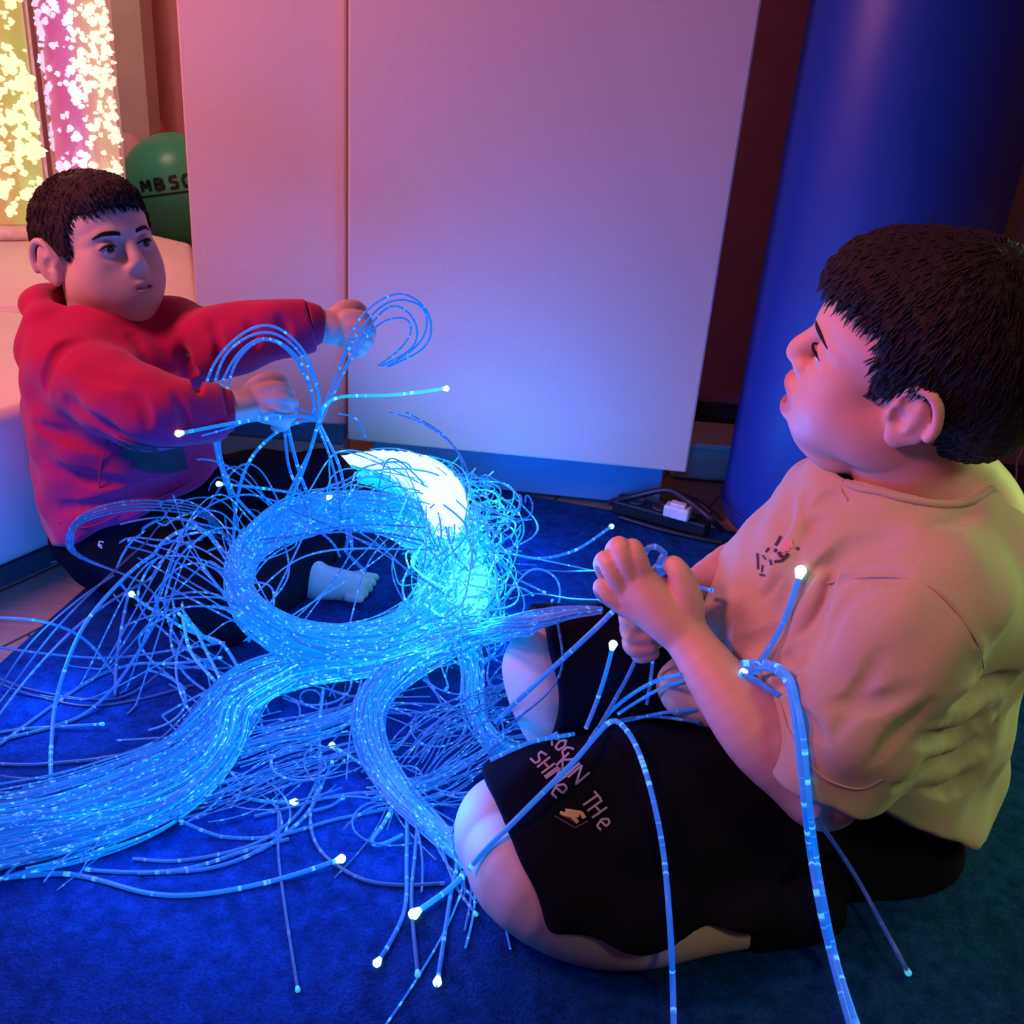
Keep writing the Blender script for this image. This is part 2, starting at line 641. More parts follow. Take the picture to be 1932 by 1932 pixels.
# ------------------------------------------------------------------ blue padded roll
M_VINYL = plain('blue_vinyl', (0.010, 0.045, 0.26, 1), 0.42, 0.5, 0.06, 9)
RR = 0.184
roll = thing('padded_roll', 'tall blue vinyl padded roll standing upright behind the boy in the khaki shirt', 'padded roll', (0.583, 1.775, 0.0))
prof = [(RR - 0.05, 0.009)] + [(RR - 0.03 + 0.03 * math.sin(q), 0.039 - 0.03 * math.cos(q)) for q in np.linspace(0.3, math.pi / 2, 6)] + \
       [(RR, 0.3), (RR + 0.001, 0.8), (RR, 1.5), (RR - 0.02, 1.56), (RR - 0.06, 1.58)]
link_mesh('cover', *lathe_geo(prof, (0.583, 1.775, 0), 72), M_VINYL, roll)
sv, sf, _ = tube_geo([(0.583 + (RR + .001) * math.cos(q), 1.775 + (RR + .001) * math.sin(q), 0.05) for q in np.linspace(0, 2 * math.pi, 60)], 0.003, 6)
link_mesh('piping', sv, sf, M_VINYL, roll)

# ------------------------------------------------------------------ white padded bench and rear pad
M_PAD = plain('white_vinyl', (0.70, 0.60, 0.56, 1), 0.45, 0.4, 0.04, 8)
e0, e1 = Z(0, 1113), Z(135, 1052)
de = (e1 - e0) / np.linalg.norm(e1 - e0)
BZ = 0.275
fa, fb = e0 - de * 0.9, e0 + de * 0.335
s0, s1 = Z(-500, 560, BZ), Z(0, 580, BZ)
sdir = (Z(60, 582, BZ) - s1)
sdir /= np.linalg.norm(sdir)
sr = s1 + sdir * 0.335


def shrink(poly, k=0.985):
    c = np.mean(np.array(poly), axis=0)
    return [tuple(c + (np.array(p) - c) * k) for p in poly]


bench = thing('padded_bench', 'white padded vinyl bench the boy in red leans against', 'bench', (-1.0, 1.45, 0))
pb = [tuple(fa[:2]), tuple(fb[:2]), (sr[0] + 0.0, sr[1] - 0.012), tuple((s1 - sdir * 0.9)[:2] - np.array([0, .012]))]
o = link_mesh('seat_pad', *prism_geo(pb, 0.03, BZ), M_PAD, bench, smooth=True)
bevel(o, 0.022, 5)
o = link_mesh('base_board', *prism_geo(shrink(pb), 0.002, 0.031), M_SKIRT, bench, smooth=False)
rp = thing('padded_plinth', 'white padded plinth under the bubble tubes behind the bench', 'padded plinth', (-1.1, 2.2, 0))
q1, q2 = Z(285, 440, BZ), Z(362, 458, BZ)
pp = [tuple((s1 - sdir * 0.9)[:2] + np.array([0, .004])), tuple(sr[:2]), (-0.65, 1.99), tuple(q2[:2]), tuple(q1[:2]), (q1[0] - 0.35, q1[1] + 0.42), (-2.0, 3.0)]
pp[1] = tuple((sr + np.array([0, .004, 0]))[:2])
o = link_mesh('top_pad', *prism_geo(pp, 0.03, BZ), M_PAD, rp, smooth=True)
bevel(o, 0.016, 4)
link_mesh('base_board', *prism_geo(shrink(pp), 0.002, 0.031), M_SKIRT, rp, smooth=False)

# ------------------------------------------------------------------ bubble tubes


def emit_mat(name, stops, axis, x0, x1, strength, noise_scale=0, base=(0.1, 0.1, 0.1, 1)):
    t = NT(name)
    tc = t.new('ShaderNodeTexCoord')
    sp = t.new('ShaderNodeSeparateXYZ')
    t.link(tc.outputs['Object'], sp.inputs[0])
    mr = t.new('ShaderNodeMapRange')
    mr.inputs['From Min'].default_value = x0
    mr.inputs['From Max'].default_value = x1
    t.link(sp.outputs[axis], mr.inputs['Value'])
    val = mr.outputs[0]
    if noise_scale:
        nz = t.noise(tc.outputs['Object'], noise_scale, 3)
        m_ = t.new('ShaderNodeMath', operation='MULTIPLY_ADD')
        t.link(nz, m_.inputs[0])
        m_.inputs[1].default_value = 0.5
        s_ = t.new('ShaderNodeMath', operation='SUBTRACT')
        t.link(val, s_.inputs[0])
        s_.inputs[1].default_value = 0.25
        t.link(s_.outputs[0], m_.inputs[2])
        val = m_.outputs[0]
    col = t.ramp(val, stops)
    t.base(base, 0.4)
    t.link(col, t.b.inputs['Emission Color'])
    t.b.inputs['Emission Strength'].default_value = strength
    return t.mat


t = NT('edge_glow_acrylic')
tr = t.new('ShaderNodeBsdfTransparent')
tr.inputs['Color'].default_value = (0.97, 0.95, 0.93, 1)
gl = t.new('ShaderNodeBsdfGlossy')
gl.inputs['Roughness'].default_value = 0.08
fr = t.new('ShaderNodeLayerWeight')
fr.inputs['Blend'].default_value = 0.25
mxs = t.new('ShaderNodeMixShader')
pw = t.new('ShaderNodeMath', operation='MULTIPLY')
pw.inputs[1].default_value = 0.55
t.link(fr.outputs['Facing'], pw.inputs[0])
t.link(pw.outputs[0], mxs.inputs[0])
t.link(tr.outputs[0], mxs.inputs[1])
em = t.new('ShaderNodeEmission')  # pink rim glow put into the acrylic, stronger at grazing edges
em.inputs['Color'].default_value = (1.0, 0.36, 0.30, 1)
em.inputs['Strength'].default_value = 0.55
ads = t.new('ShaderNodeAddShader')
t.link(gl.outputs[0], ads.inputs[0])
t.link(em.outputs[0], ads.inputs[1])
t.link(ads.outputs[0], mxs.inputs[2])
t.link(mxs.outputs[0], t.out.inputs['Surface'])
M_ACRYL = t.mat
M_CAP = plain('tube_base_plastic', (0.75, 0.7, 0.66, 1), 0.4)


def blob_cloud(c, r_in, r_out, z0, z1, n, seed, size, skew=0.0):
    """many small ragged bubbles in the shell between two radii"""
    g = np.random.default_rng(seed)
    import bmesh as _bm
    b_ = _bm.new()
    _bm.ops.create_icosphere(b_, subdivisions=2, radius=1.0)
    b_.verts.index_update()
    base = np.array([v.co[:] for v in b_.verts])
    fc = np.array([[v.index for v in f.verts] for f in b_.faces])
    b_.free()
    VV, FF = [], []
    k = 0
    clus = [(g.uniform(-math.pi * 0.98, 0.0), g.uniform(z0, z1)) for _ in range(n // 6)]
    for i in range(n):
        if g.random() < 0.75:
            ca, cz = clus[g.integers(len(clus))]
            an, z = ca + g.normal(0, 0.28), cz + g.normal(0, 0.022)
        else:
            an, z = g.uniform(-math.pi, 0.1), g.uniform(z0, z1)
        if skew and math.cos(an) < 0 and g.random() < skew:
            an = -g.uniform(0.0, 1.35)
        z = min(max(z, z0), z1)
        rr = g.uniform(r_in, r_out)
        s = size * g.uniform(0.35, 1.25)
        ph = g.uniform(0, 6, 6)
        rad = 1 + 0.33 * np.sin(3.1 * base[:, 0] + ph[0]) * np.sin(3.7 * base[:, 2] + ph[1]) + 0.28 * np.sin(5.3 * base[:, 2] + ph[2]) * np.sin(4.9 * base[:, 1] + ph[3])
        P = base * rad[:, None] * s * g.uniform(0.7, 1.4, 3)
        VV.append(P + np.array([c[0] + rr * math.cos(an), c[1] + rr * math.sin(an), c[2] + z]))
        FF.append(fc + k)
        k += len(base)
    return np.vstack(VV), np.vstack(FF)


def bubble_tube(c, r, label, water, bub, seed, n, size, skew):
    tb = thing('bubble_tube', label, 'bubble tube', c, 'bubble tubes on the padded plinth')
    link_mesh('water_column', *lathe_geo([(r * 0.88, 0.035), (r * 0.88, 1.5)], c, 48), water, tb)
    V, Fc = blob_cloud(c, r * 0.885, r * 0.94, 0.045, 1.25, n, seed, size, skew)
    o = link_mesh('bubbles', V, Fc, bub, tb)
    o['kind'] = 'stuff'
    link_mesh('acrylic_tube', *lathe_geo([(r, 0.03), (r, 1.5)], c, 64), M_ACRYL, tb)
    link_mesh('base_ring', *lathe_geo([(r * 1.05, 0.0), (r * 1.06, 0.012), (r * 1.04, 0.03)], c, 64), M_CAP, tb)
    return tb


ca_ = Z(-8, 452, BZ + 0.002)
cb_ = Z(150, 405, BZ + 0.002)
M_WY = emit_mat('yellow_lit_water', [(0.0, (0.95, 0.42, 0.10)), (0.5, (0.62, 0.28, 0.07)), (0.8, (0.75, 0.33, 0.08)), (1, (0.55, 0.55, 0.10))], 'X', -0.07, 0.07, 0.8, 9)
M_WM = emit_mat('magenta_lit_water', [(0.0, (0.62, 0.10, 0.24)), (0.25, (0.60, 0.045, 0.26)), (0.6, (0.66, 0.10, 0.38)), (0.85, (0.7, 0.26, 0.26)), (1, (0.75, 0.38, 0.25))], 'X', -0.065, 0.065, 1.0, 5)
M_BY = emit_mat('cream_bubbles', [(0.0, (1.0, 0.90, 0.50)), (0.5, (1.0, 0.88, 0.50)), (1, (1.0, 0.92, 0.62))], 'Z', 0, 1.2, 1.25, 20)
M_BM = emit_mat('lavender_bubbles', [(0.0, (0.95, 0.62, 1.0)), (0.55, (1.0, 0.80, 1.0)), (0.72, (1.0, 0.88, 0.72)), (1, (1.0, 0.90, 0.70))], 'X', -0.08, 0.08, 1.25, 6)
RT = 0.092
ca_[1] += RT
cb_[1] += RT
bubble_tube(ca_, RT, 'clear bubble tube lit amber yellow on the padded plinth', M_WY, M_BY, 3, 1300, 0.0088, 0.0)
bubble_tube(cb_, RT, 'clear bubble tube lit magenta pink beside the amber one', M_WM, M_BM, 5, 900, 0.0080, 0.45)

# ------------------------------------------------------------------ balls at the back
M_GREEN = plain('green_rubber', (0.06, 0.48, 0.28, 1), 0.3, 0.5, 0.05, 6)
M_ORANGE = plain('orange_rubber', (0.75, 0.22, 0.03, 1), 0.4, 0.5, 0.05, 6)
M_BALLINK = plain('ball_ink', (0.006, 0.02, 0.02, 1), 0.5)


def sphere_geo(c, r, nu=48, nv=24):
    v, f = [(c[0], c[1], c[2] + r)], []
    for j in range(1, nv):
        for i in range(nu):
            a, b = 2 * math.pi * i / nu, math.pi * j / nv
            v.append((c[0] + r * math.sin(b) * math.cos(a), c[1] + r * math.sin(b) * math.sin(a), c[2] + r * math.cos(b)))
    v.append((c[0], c[1], c[2] - r))
    for i in range(nu):
        i2 = (i + 1) % nu
        f.append((0, 1 + i, 1 + i2))
        for j in range(nv - 2):
            f.append((1 + j * nu + i, 1 + (j + 1) * nu + i, 1 + (j + 1) * nu + i2, 1 + j * nu + i2))
        f.append((1 + (nv - 2) * nu + i, len(v) - 1, 1 + (nv - 2) * nu + i2))
    return v, f


def strokes_on(name, strokes, org, ux, uy, nrm, surf, mat, parent, w, lift=0.0012, step=0.0025, back=0.08):
    """painted strokes laid on a surface: 2D polylines in the frame org,ux,uy are dropped along -nrm onto surf"""
    vs, fs = [], []
    org, ux, uy, nrm = [np.array(q, dtype=float) for q in (org, ux, uy, nrm)]
    for stp in strokes:
        ww = w
        if isinstance(stp, tuple):
            stp, ww = stp
        P = np.array(stp, dtype=float)
        seg = np.linalg.norm(np.diff(P, axis=0), axis=1)
        s = np.concatenate([[0], np.cumsum(seg)])
        n = max(3, int(s[-1] / step) + 2)
        tt = np.linspace(0, s[-1], n)
        Q = np.stack([np.interp(tt, s, P[:, k]) for k in (0, 1)], axis=1)
        tn = np.gradient(Q, axis=0)
        tn /= np.linalg.norm(tn, axis=1)[:, None] + 1e-9
        sd = np.stack([-tn[:, 1], tn[:, 0]], axis=1) * ww / 2
        row = []
        for q, d in zip(Q, sd):
            pr = []
            for k in (-1, 0, 1):
                e = q + d * k
                p = org + ux * e[0] + uy * e[1]
                hit = surf.ray_cast(Vector(p + nrm * back), Vector(-nrm))
                if hit[0] is None:
                    pr = None
                    break
                pr.append(np.array(hit[0]) + nrm * lift)
            row.append(pr)
        for i in range(len(row) - 1):
            if row[i] is None or row[i + 1] is None:
                continue
            k = len(vs)
            vs += row[i] + row[i + 1]
            fs += [(k, k + 1, k + 4, k + 3), (k + 1, k + 2, k + 5, k + 4)]
    if not vs:
        return None
    return link_mesh(name, vs, fs, mat, parent)


def bvh_of(o):
    me = o.data
    M = o.matrix_basis.copy()
    p = o.parent
    while p is not None:
        M = p.matrix_basis @ M
        p = p.parent
    return BVHTree.FromPolygons([M @ v.co for v in me.vertices], [tuple(p_.vertices) for p_ in me.polygons])


GC = Y(334, 357, 3.55)
GR = 0.182
GC[2] = max(GC[2], GR)
gb = thing('exercise_ball', 'big green rubber exercise ball on the floor behind the padded plinth', 'ball', (GC[0], GC[1], GC[2] - GR))
shell = link_mesh('ball_shell', *sphere_geo(GC, GR), M_GREEN, gb)
gn = CAM - GC
gn /= np.linalg.norm(gn)
gx = np.cross([0, 0, 1.0], gn)
gx /= np.linalg.norm(gx)
gy = np.cross(gn, gx)
tilt = math.radians(9)
gx, gy = gx * math.cos(tilt) + gy * math.sin(tilt), -gx * math.sin(tilt) + gy * math.cos(tilt)
ink = []
for k, gph in enumerate(["M", "B", "S", "G", "N"]):
    x0 = -0.105 + k * 0.043
    h = 0.034
    sh = {"M": [[(0, 0), (0, h), (.012, .012), (.024, h), (.024, 0)]], "B": [[(0, 0), (0, h), (.02, h * .9), (.022, h * .6), (0, h * .5), (.024, h * .4), (.024, h * .1), (0, 0)]],
          "S": [[(.026, h), (.006, h), (.002, h * .6), (.024, h * .45), (.022, 0), (0, 0)]], "G": [[(.026, h), (.006, h), (0, h * .6), (.004, 0), (.026, 0), (.026, h * .5), (.014, h * .5)]],
          "N": [[(0, 0), (0, h), (.024, 0), (.024, h)]]}[gph]
    ink += [[(x0 + a, 0.005 + b) for a, b in q] for q in sh]
ink.append(([(-0.115, -0.010), (0.11, -0.012)], 0.006))
strokes_on('printed_word', ink, GC + gn * GR, gx, gy, gn, bvh_of(shell), M_BALLINK, gb, 0.0105, 0.0015, 0.004, 0.1)
OC = Y(272, 250, 4.19)
ob = link_mesh('orange_ball', *sphere_geo(OC, 0.08), M_ORANGE)
tag(ob, 'orange ball peeping out above the green exercise ball', 'ball')
sx = OC[0]
stand = thing('storage_box', 'dark storage box under the orange ball, behind the green exercise ball', 'box', (sx, OC[1], 0))
bevel(link_mesh('box_body', *box_geo((sx - .11, OC[1] - .08, 0.001), (sx + .09, OC[1] + .08, OC[2] - 0.08 - .02)), M_SKIRT, stand, smooth=False), 0.005)
bevel(link_mesh('box_lid', *box_geo((sx - .115, OC[1] - .085, OC[2] - 0.0999), (sx + .095, OC[1] + .085, OC[2] - 0.0802)), M_SKIRT, stand, smooth=False), 0.004)
# a pale rounded pad between the tube and the green ball
M_PINKPAD = plain('pale_pad', (0.66, 0.45, 0.42, 1), 0.7)
pc = Y(243, 330, 3.84)
link = link_mesh('floor_cushion', *sphere_geo((0, 0, 0), 1.0, 40, 20), M_PINKPAD)
link.scale = (0.10, 0.085, 0.19)
link.location = (pc[0], pc[1], 0.0)
link.location.z = float(Y(250, 250, 3.84)[2]) - 0.19
tag(link, 'pale rounded cushion standing between the pink tube and the green ball', 'cushion')

# ------------------------------------------------------------------ leads and plugs between panel and roll
M_BLACK = plain('black_rubber', (0.012, 0.012, 0.016, 1), 0.4, 0.4)
M_WHITE = plain('white_plastic', (0.75, 0.73, 0.76, 1), 0.4)
strip = thing('power_strip', 'black power strip lying on the floor in front of the panel plinth', 'power strip', (0.21, 1.79, 0))
sa, sb = Z(1160, 952, 0.02), Z(1335, 1000, 0.02)
dd = (sb - sa) / np.linalg.norm(sb - sa)
nn = np.array([-dd[1], dd[0], 0])
cs = [tuple((sa - nn * 0.016)[:2]), tuple((sb - nn * 0.016)[:2]), tuple((sb + nn * 0.026)[:2]), tuple((sa + nn * 0.026)[:2])]
bevel(link_mesh('housing', *prism_geo(cs, 0.009, 0.036), M_BLACK, strip, smooth=False), 0.004)
for k in range(3):
    c0 = sa + dd * (0.04 + 0.05 * k) + nn * 0.005
    bevel(link_mesh('socket', *lathe_geo([(0.017, 0.0), (0.017, 0.0035), (0.013, 0.0036), (0.013, 0.001)], (c0[0], c0[1], 0.0362), 20), M_SKIRT, strip), 0.0005, 1)


def cable(name, pts, r, mat, label, cat, group=None):
    P = spline(pts, 60)
    V, Q, _ = tube_geo(P, r, 8)
    return tag(link_mesh(name, V, Q, mat), label, cat, group)


cable('power_lead', [Z(1150, 948, .025), Z(1200, 936, .055), Z(1260, 925, .080), Z(1300, 946, .072), Z(1340, 978, .06), Z(1362, 1000, .03)], 0.006, M_BLACK,
      'thick black lead arching over the power strip', 'cable', 'black leads by the power strip')
cable('power_lead', [Z(1262, 925, .025), Z(1290, 935, .035), Z(1318, 948, .03), Z(1342, 968, .02)], 0.005, M_BLACK,
      'black lead running down to the white plug behind the power strip', 'cable', 'black leads by the power strip')
cable('power_lead', [Z(1170, 976, .013), Z(1240, 997, .013), Z(1310, 1014, .013), Z(1362, 1024, .013)], 0.005, M_BLACK,
      'black lead lying along the carpet edge', 'cable', 'black leads by the power strip')
w0 = Z(1278, 968, 0.045)
plug = thing('plug_adapter', 'small white plug adapter pushed into the power strip', 'plug', (w0[0], w0[1], 0.037))
wa = math.atan2(dd[1], dd[0])
cw = [(w0[0] + math.cos(wa) * a - math.sin(wa) * b, w0[1] + math.sin(wa) * a + math.cos(wa) * b) for a, b in ((-.024, -.014), (.024, -.014), (.024, .014), (-.024, .014))]
bevel(link_mesh('plug_body', *prism_geo(cw, 0.037, 0.06), M_WHITE, plug, smooth=False), 0.004)
cw2 = [(w0[0] + (x - w0[0]) * .6, w0[1] + (y - w0[1]) * .6) for x, y in cw]
bevel(link_mesh('plug_collar', *prism_geo(cw2, 0.06, 0.066), M_WHITE, plug, smooth=False), 0.002)
b0 = Z(1320, 955, 0.0)
wb = thing('white_box', 'pale box standing on the floor by the foot of the blue padded roll', 'box', (b0[0], b0[1] + .05, 0))
bevel(link_mesh('box_body', *box_geo((b0[0] - 0.045, 1.96, 0.002), (b0[0] + 0.10, 2.09, 0.07)), M_PALE, wb, smooth=False), 0.006)
bevel(link_mesh('box_lid', *box_geo((b0[0] - 0.048, 1.957, 0.0705), (b0[0] + 0.103, 2.093, 0.084)), M_PALE, wb, smooth=False), 0.004)
cable('white_cable', [Y(1925, 700, 2.0), Y(1931, 830, 2.0), Y(1919, 868, 1.995), Y(1917, 900, 1.995), Y(1910, 935, 1.99)], 0.0022, M_WHITE,
      'thin white cable hanging down the wall behind the boy in the khaki shirt', 'cable')
# ------------------------------------------------------------------ figures: skin, cloth, hair


def skin_mat(name, col, lip):
    t = NT(name)
    v = t.coord()
    f = t.noise(v, 60, 4)
    base = t.ramp(f, [(0.3, tuple(c * 0.93 for c in col)), (0.7, col)])
    at = t.new('ShaderNodeAttribute', attribute_name='lip')
    mx = t.new('ShaderNodeMixRGB')
    t.link(at.outputs['Fac'], mx.inputs[0])
    t.link(base, mx.inputs[1])
    mx.inputs[2].default_value = (*lip, 1)
    t.base(mx.outputs[0], 0.5, 0.35)
    t.b.inputs['Subsurface Weight'].default_value = 0.08
    t.b.inputs['Subsurface Radius'].default_value = (0.008, 0.003, 0.0015)
    t.b.inputs['Subsurface Scale'].default_value = 1.0
    t.bump(t.noise(v, 900, 2), 0.08, 0.0005)
    return t.mat


def hair_mat(name, col):
    t = NT(name)
    v = t.coord((1, 1, 0.35))
    n = t.noise(v, 420, 4, 0.65)
    t.base(t.ramp(n, [(0.3, tuple(c * 0.4 for c in col)), (0.75, col)]), 0.55, 0.35)
    t.bump(n, 0.9, 0.004)
    return t.mat


def eye_mat(name, r):
    t = NT(name)
    tc = t.new('ShaderNodeTexCoord')
    sp = t.new('ShaderNodeSeparateXYZ')
    t.link(tc.outputs['Object'], sp.inputs[0])
    mr = t.new('ShaderNodeMapRange')
    mr.inputs['From Min'].default_value = r * 0.6
    mr.inputs['From Max'].default_value = r
    t.link(sp.outputs['X'], mr.inputs['Value'])
    c = t.ramp(mr.outputs[0], [(0.0, (0.62, 0.58, 0.57)), (0.62, (0.55, 0.5, 0.5)), (0.66, (0.03, 0.014, 0.008)), (0.88, (0.06, 0.028, 0.015)), (0.92, (0.002, 0.002, 0.002))])
    t.base(c, 0.12, 0.6)
    return t.mat


M_LASH = plain('brow_hair', (0.012, 0.007, 0.006, 1), 0.7, 0.2)


class Head:
    """a head in its own frame: x forward, y to its left, z up; metres times scale"""

    def __init__(s, pose):
        s.R = rotm(*pose[:3])
        s.o = np.array(pose[3:6])
        s.k = pose[6]

    def W(s, *p):
        return s.o + s.R @ (np.array(p, dtype=float) * s.k)

    def ell(s, F, c, r, k=0.01, mode='add', tilt=None):
        M = s.R if tilt is None else s.R @ rotm(*tilt)
        F.ell(s.W(*c), np.array(r) * s.k, M, k * s.k, mode)

    def ch(s, F, pts, rad, k=0.006, mode='add', n=None):
        F.chain([s.W(*p) for p in pts], [r * s.k for r in rad], k * s.k, n, mode)

    def local(s, X, Yy, Zz):
        px, py, pz = X - F32(s.o[0]), Yy - F32(s.o[1]), Zz - F32(s.o[2])
        M = s.R / s.k
        return tuple(px * F32(M[0, i]) + py * F32(M[1, i]) + pz * F32(M[2, i]) for i in range(3))

    def side(s, x, y, yl):
        """where the view line through a photo point meets the head's own plane y = yl; returns its x, z there"""
        o = s.pt_local(CAM)
        d = ray(x, y) @ (s.R / s.k)
        t = (yl - o[1]) / d[1]
        p = o + d * t
        return (p[0], p[2])

    def pt_local(s, V):
        return (np.asarray(V) - s.o) @ (s.R / s.k)


def build_head(F, H, mouth_open=0.0, chubby=1.0, lid=0.0045, gaze_dn=0.0, nose=1.0):
    E = lambda *a, **k: H.ell(F, *a, **k)
    C = lambda *a, **k: H.ch(F, *a, **k)
    cw = chubby
    jaw = -0.012 * mouth_open
    E((-0.014, 0, 0.034), (0.094, 0.075, 0.082))
    E((0.040, 0, 0.034), (0.045, 0.060, 0.052), k=0.02)
    E((0.034, 0, -0.030), (0.050, 0.057, 0.058), k=0.02)
    E((0.016, 0, -0.050 + jaw * .5), (0.062, 0.058, 0.048), k=0.02)
    for sd in (-1, 1):
        E((0.046, sd * 0.036, -0.038 + jaw * .4), (0.032 * chubby, 0.030 * chubby, 0.032), k=0.02)
        E((0.012, sd * 0.047, -0.052 + jaw * .5), (0.036, 0.024 * chubby, 0.036), k=0.02)
        E((0.052, sd * 0.030, -0.064 + jaw * .7), (0.028, 0.026, 0.026), k=0.022)
        E((0.050, sd * 0.038, -0.010), (0.024, 0.021, 0.024), k=0.024)
    E((0.048, 0, -0.074 + jaw), (0.036, 0.040, 0.028), k=0.018)
    E((0.070, 0, -0.093 + jaw * 1.2), (0.017, 0.019, 0.015), k=0.014)
    if chubby > 1.05:
        E((0.036, 0, -0.102 + jaw), (0.040, 0.042, 0.020), k=0.02)
    # brow, nose
    for sd in (-1, 1):
        C([(0.079, sd * 0.010, 0.020), (0.073, sd * 0.030, 0.024), (0.054, sd * 0.048, 0.016)], [.007, .009, .010], k=0.024)
        E((0.090, sd * 0.030, 0.002), (0.016, 0.018, 0.0125), k=0.014, mode='cut')
    C([(0.081, 0, 0.014), (0.090, 0, 0.000), (0.100 - .006 * (1 - nose) * 5, 0, -0.016), (0.103 - .006 * (1 - nose) * 5, 0, -0.024)], [.0065 * nose, .0070 * nose, .0090 * nose, .0105 * nose], k=0.012)
    for sd in (-1, 1):
        E((0.093 - .004 * (1 - nose) * 5, sd * 0.0115 * nose, -0.029), (0.010, 0.0075 * nose, 0.0078 * nose), k=0.006)
    for sd in (-1, 1):
        E((0.100 - .005 * (1 - nose) * 5, sd * 0.0062 * nose, -0.0375 + .006 * (1 - nose)), (0.0055, 0.0035, 0.0045), k=0.003, mode='cut')
    # muzzle and lips
    E((0.066, 0, -0.056), (0.030, 0.036, 0.026), k=0.024)
    E((0.068, 0, -0.076 + jaw), (0.026, 0.034, 0.018), k=0.022)
    u, l = -0.0555, -0.0665
    if mouth_open > 0.3:
        u, l = -0.0555, -0.0860
        E((0.086, 0, (u + l) / 2), (0.022, 0.020, 0.018), k=0.012)
        C([(0.080, -0.024, -0.069), (0.094, -0.014, u - .001), (0.1005, 0, u), (0.094, 0.014, u - .001), (0.080, 0.024, -0.069)], [.004, .0062, .0064, .0062, .004], k=0.006)
        C([(0.080, -0.023, -0.072), (0.091, -0.013, l + .002), (0.0975, 0, l), (0.091, 0.013, l + .002), (0.080, 0.023, -0.072)], [.004, .0068, .0074, .0068, .004], k=0.006)
        E((0.102, 0, (u + l) / 2), (0.024, 0.0155, 0.0088), k=0.004, mode='cut')
    else:
        C([(0.084, -0.0175, -0.0618), (0.0925, -0.008, u - .0008), (0.0952, 0, u - .0014), (0.0925, 0.008, u - .0008), (0.084, 0.0175, -0.0618)], [.0024, .0036, .0034, .0036, .0024], k=0.007)
        C([(0.084, -0.0165, -0.0630), (0.0915, -0.008, l + .0004), (0.0938, 0, l), (0.0915, 0.008, l + .0004), (0.084, 0.0165, -0.0630)], [.0022, .0040, .0043, .0040, .0022], k=0.007)
        C([(0.0885, -0.0175, -0.0622), (0.0975, -0.008, -0.0612), (0.1000, 0, -0.0616), (0.0975, 0.008, -0.0612), (0.0885, 0.0175, -0.0622)], [.0010, .0014, .0014, .0014, .0010], k=0.003, mode='cut')
    # lids over the eyeballs
    for sd in (-1, 1):
        E((0.0705, sd * 0.031, 0.0025), (0.0150, 0.0150, 0.0140), k=0.005)
        E((0.086, sd * 0.0325, 0.0025 - gaze_dn), (0.012, 0.0128, lid), k=0.0025, mode='cut', tilt=(sd * 0.28, 0, sd * -0.10))
    # ears
    for sd in (-1, 1):
        tl = (-sd * 0.36, 0.22, 0)
        E((-0.016, sd * 0.0805, -0.003), (0.0190, 0.0068, 0.0300), k=0.006, tilt=tl)
        E((-0.004, sd * 0.072, -0.006), (0.012, 0.010, 0.022), k=0.008)
        pts = []
        for q in np.linspace(-0.15, 3.75, 12):
            pts.append((-0.016 + 0.0185 * math.cos(q) - 0.004, sd * (0.0815 + 0.0050 - 0.0055 * math.cos(q)), -0.001 + 0.030 * math.sin(q) * (1 if math.sin(q) > 0 else 0.86)))
        C(pts, [.0034] * 4 + [.0038] * 4 + [.0036] * 4, k=0.004, n=24)
        E((-0.010, sd * 0.079, -0.031), (0.0105, 0.0056, 0.0115), k=0.008)
        C([(-0.020, sd * 0.083, 0.016), (-0.022, sd * 0.0835, 0.000), (-0.016, sd * 0.083, -0.016)], [.003, .0042, .004], k=0.006)
        E((-0.006, sd * 0.0865, -0.008), (0.0080, 0.0066, 0.0105), k=0.004, mode='cut', tilt=tl)
        E((-0.012, sd * 0.0890, 0.013), (0.0080, 0.0040, 0.0070), k=0.003, mode='cut', tilt=tl)
        E((0.0015, sd * 0.0785, -0.008), (0.0045, 0.0042, 0.0065), k=0.003)


def lips_attr(H, V, mouth_open):
    p = H.pt_local(V)
    zc, hz, hx = (-0.0705, 0.0225, 0.027) if mouth_open > 0.3 else (-0.0612, 0.0085, 0.0195)
    q = np.sqrt((p[:, 1] / hx) ** 2 + ((p[:, 2] - zc) / hz) ** 2)
    a = np.clip((1.12 - q) / 0.25, 0, 1) * (p[:, 0] > 0.072)
    return a


def finger(F, pts, r0, r1, k=0.004):
    F.chain(pts, np.linspace(r0, r1, len(pts)), k)


def eyes(H, parent, gaze=(1, 0, 0), r=0.0132):
    for sd in (-1, 1):
        c = H.W(0.0705, sd * 0.031, 0.0025)
        g = H.R @ np.array(gaze, dtype=float)
        g /= np.linalg.norm(g)
        up = np.cross(g, np.cross([0, 0, 1.0], g))
        up /= np.linalg.norm(up)
        side = np.cross(up, g)
        v, f = sphere_geo((0, 0, 0), r * H.k, 32, 16)
        o = link_mesh('eye', v, f, eye_mat('eye_surface', r * H.k))
        M = Matrix.Identity(4)
        for i in range(3):
            M[i][0], M[i][1], M[i][2] = g[i], side[i], up[i]
            M[i][3] = c[i] - parent.location[i]
        o.matrix_basis = M
        o.parent = parent


def tubes_mesh(name, chains, mat, parent, sides=6):
    vv, ff, k = [], [], 0
    for pts, r in chains:
        P = spline(pts, 14)
        rr = np.interp(np.linspace(0, 1, 14), np.linspace(0, 1, len(r)), r)
        V, Q, _ = tube_geo(P, rr, sides)
        vv.append(V)
        ff.append(Q + k)
        k += len(V)
    return link_mesh(name, np.vstack(vv), np.vstack(ff), mat, parent)


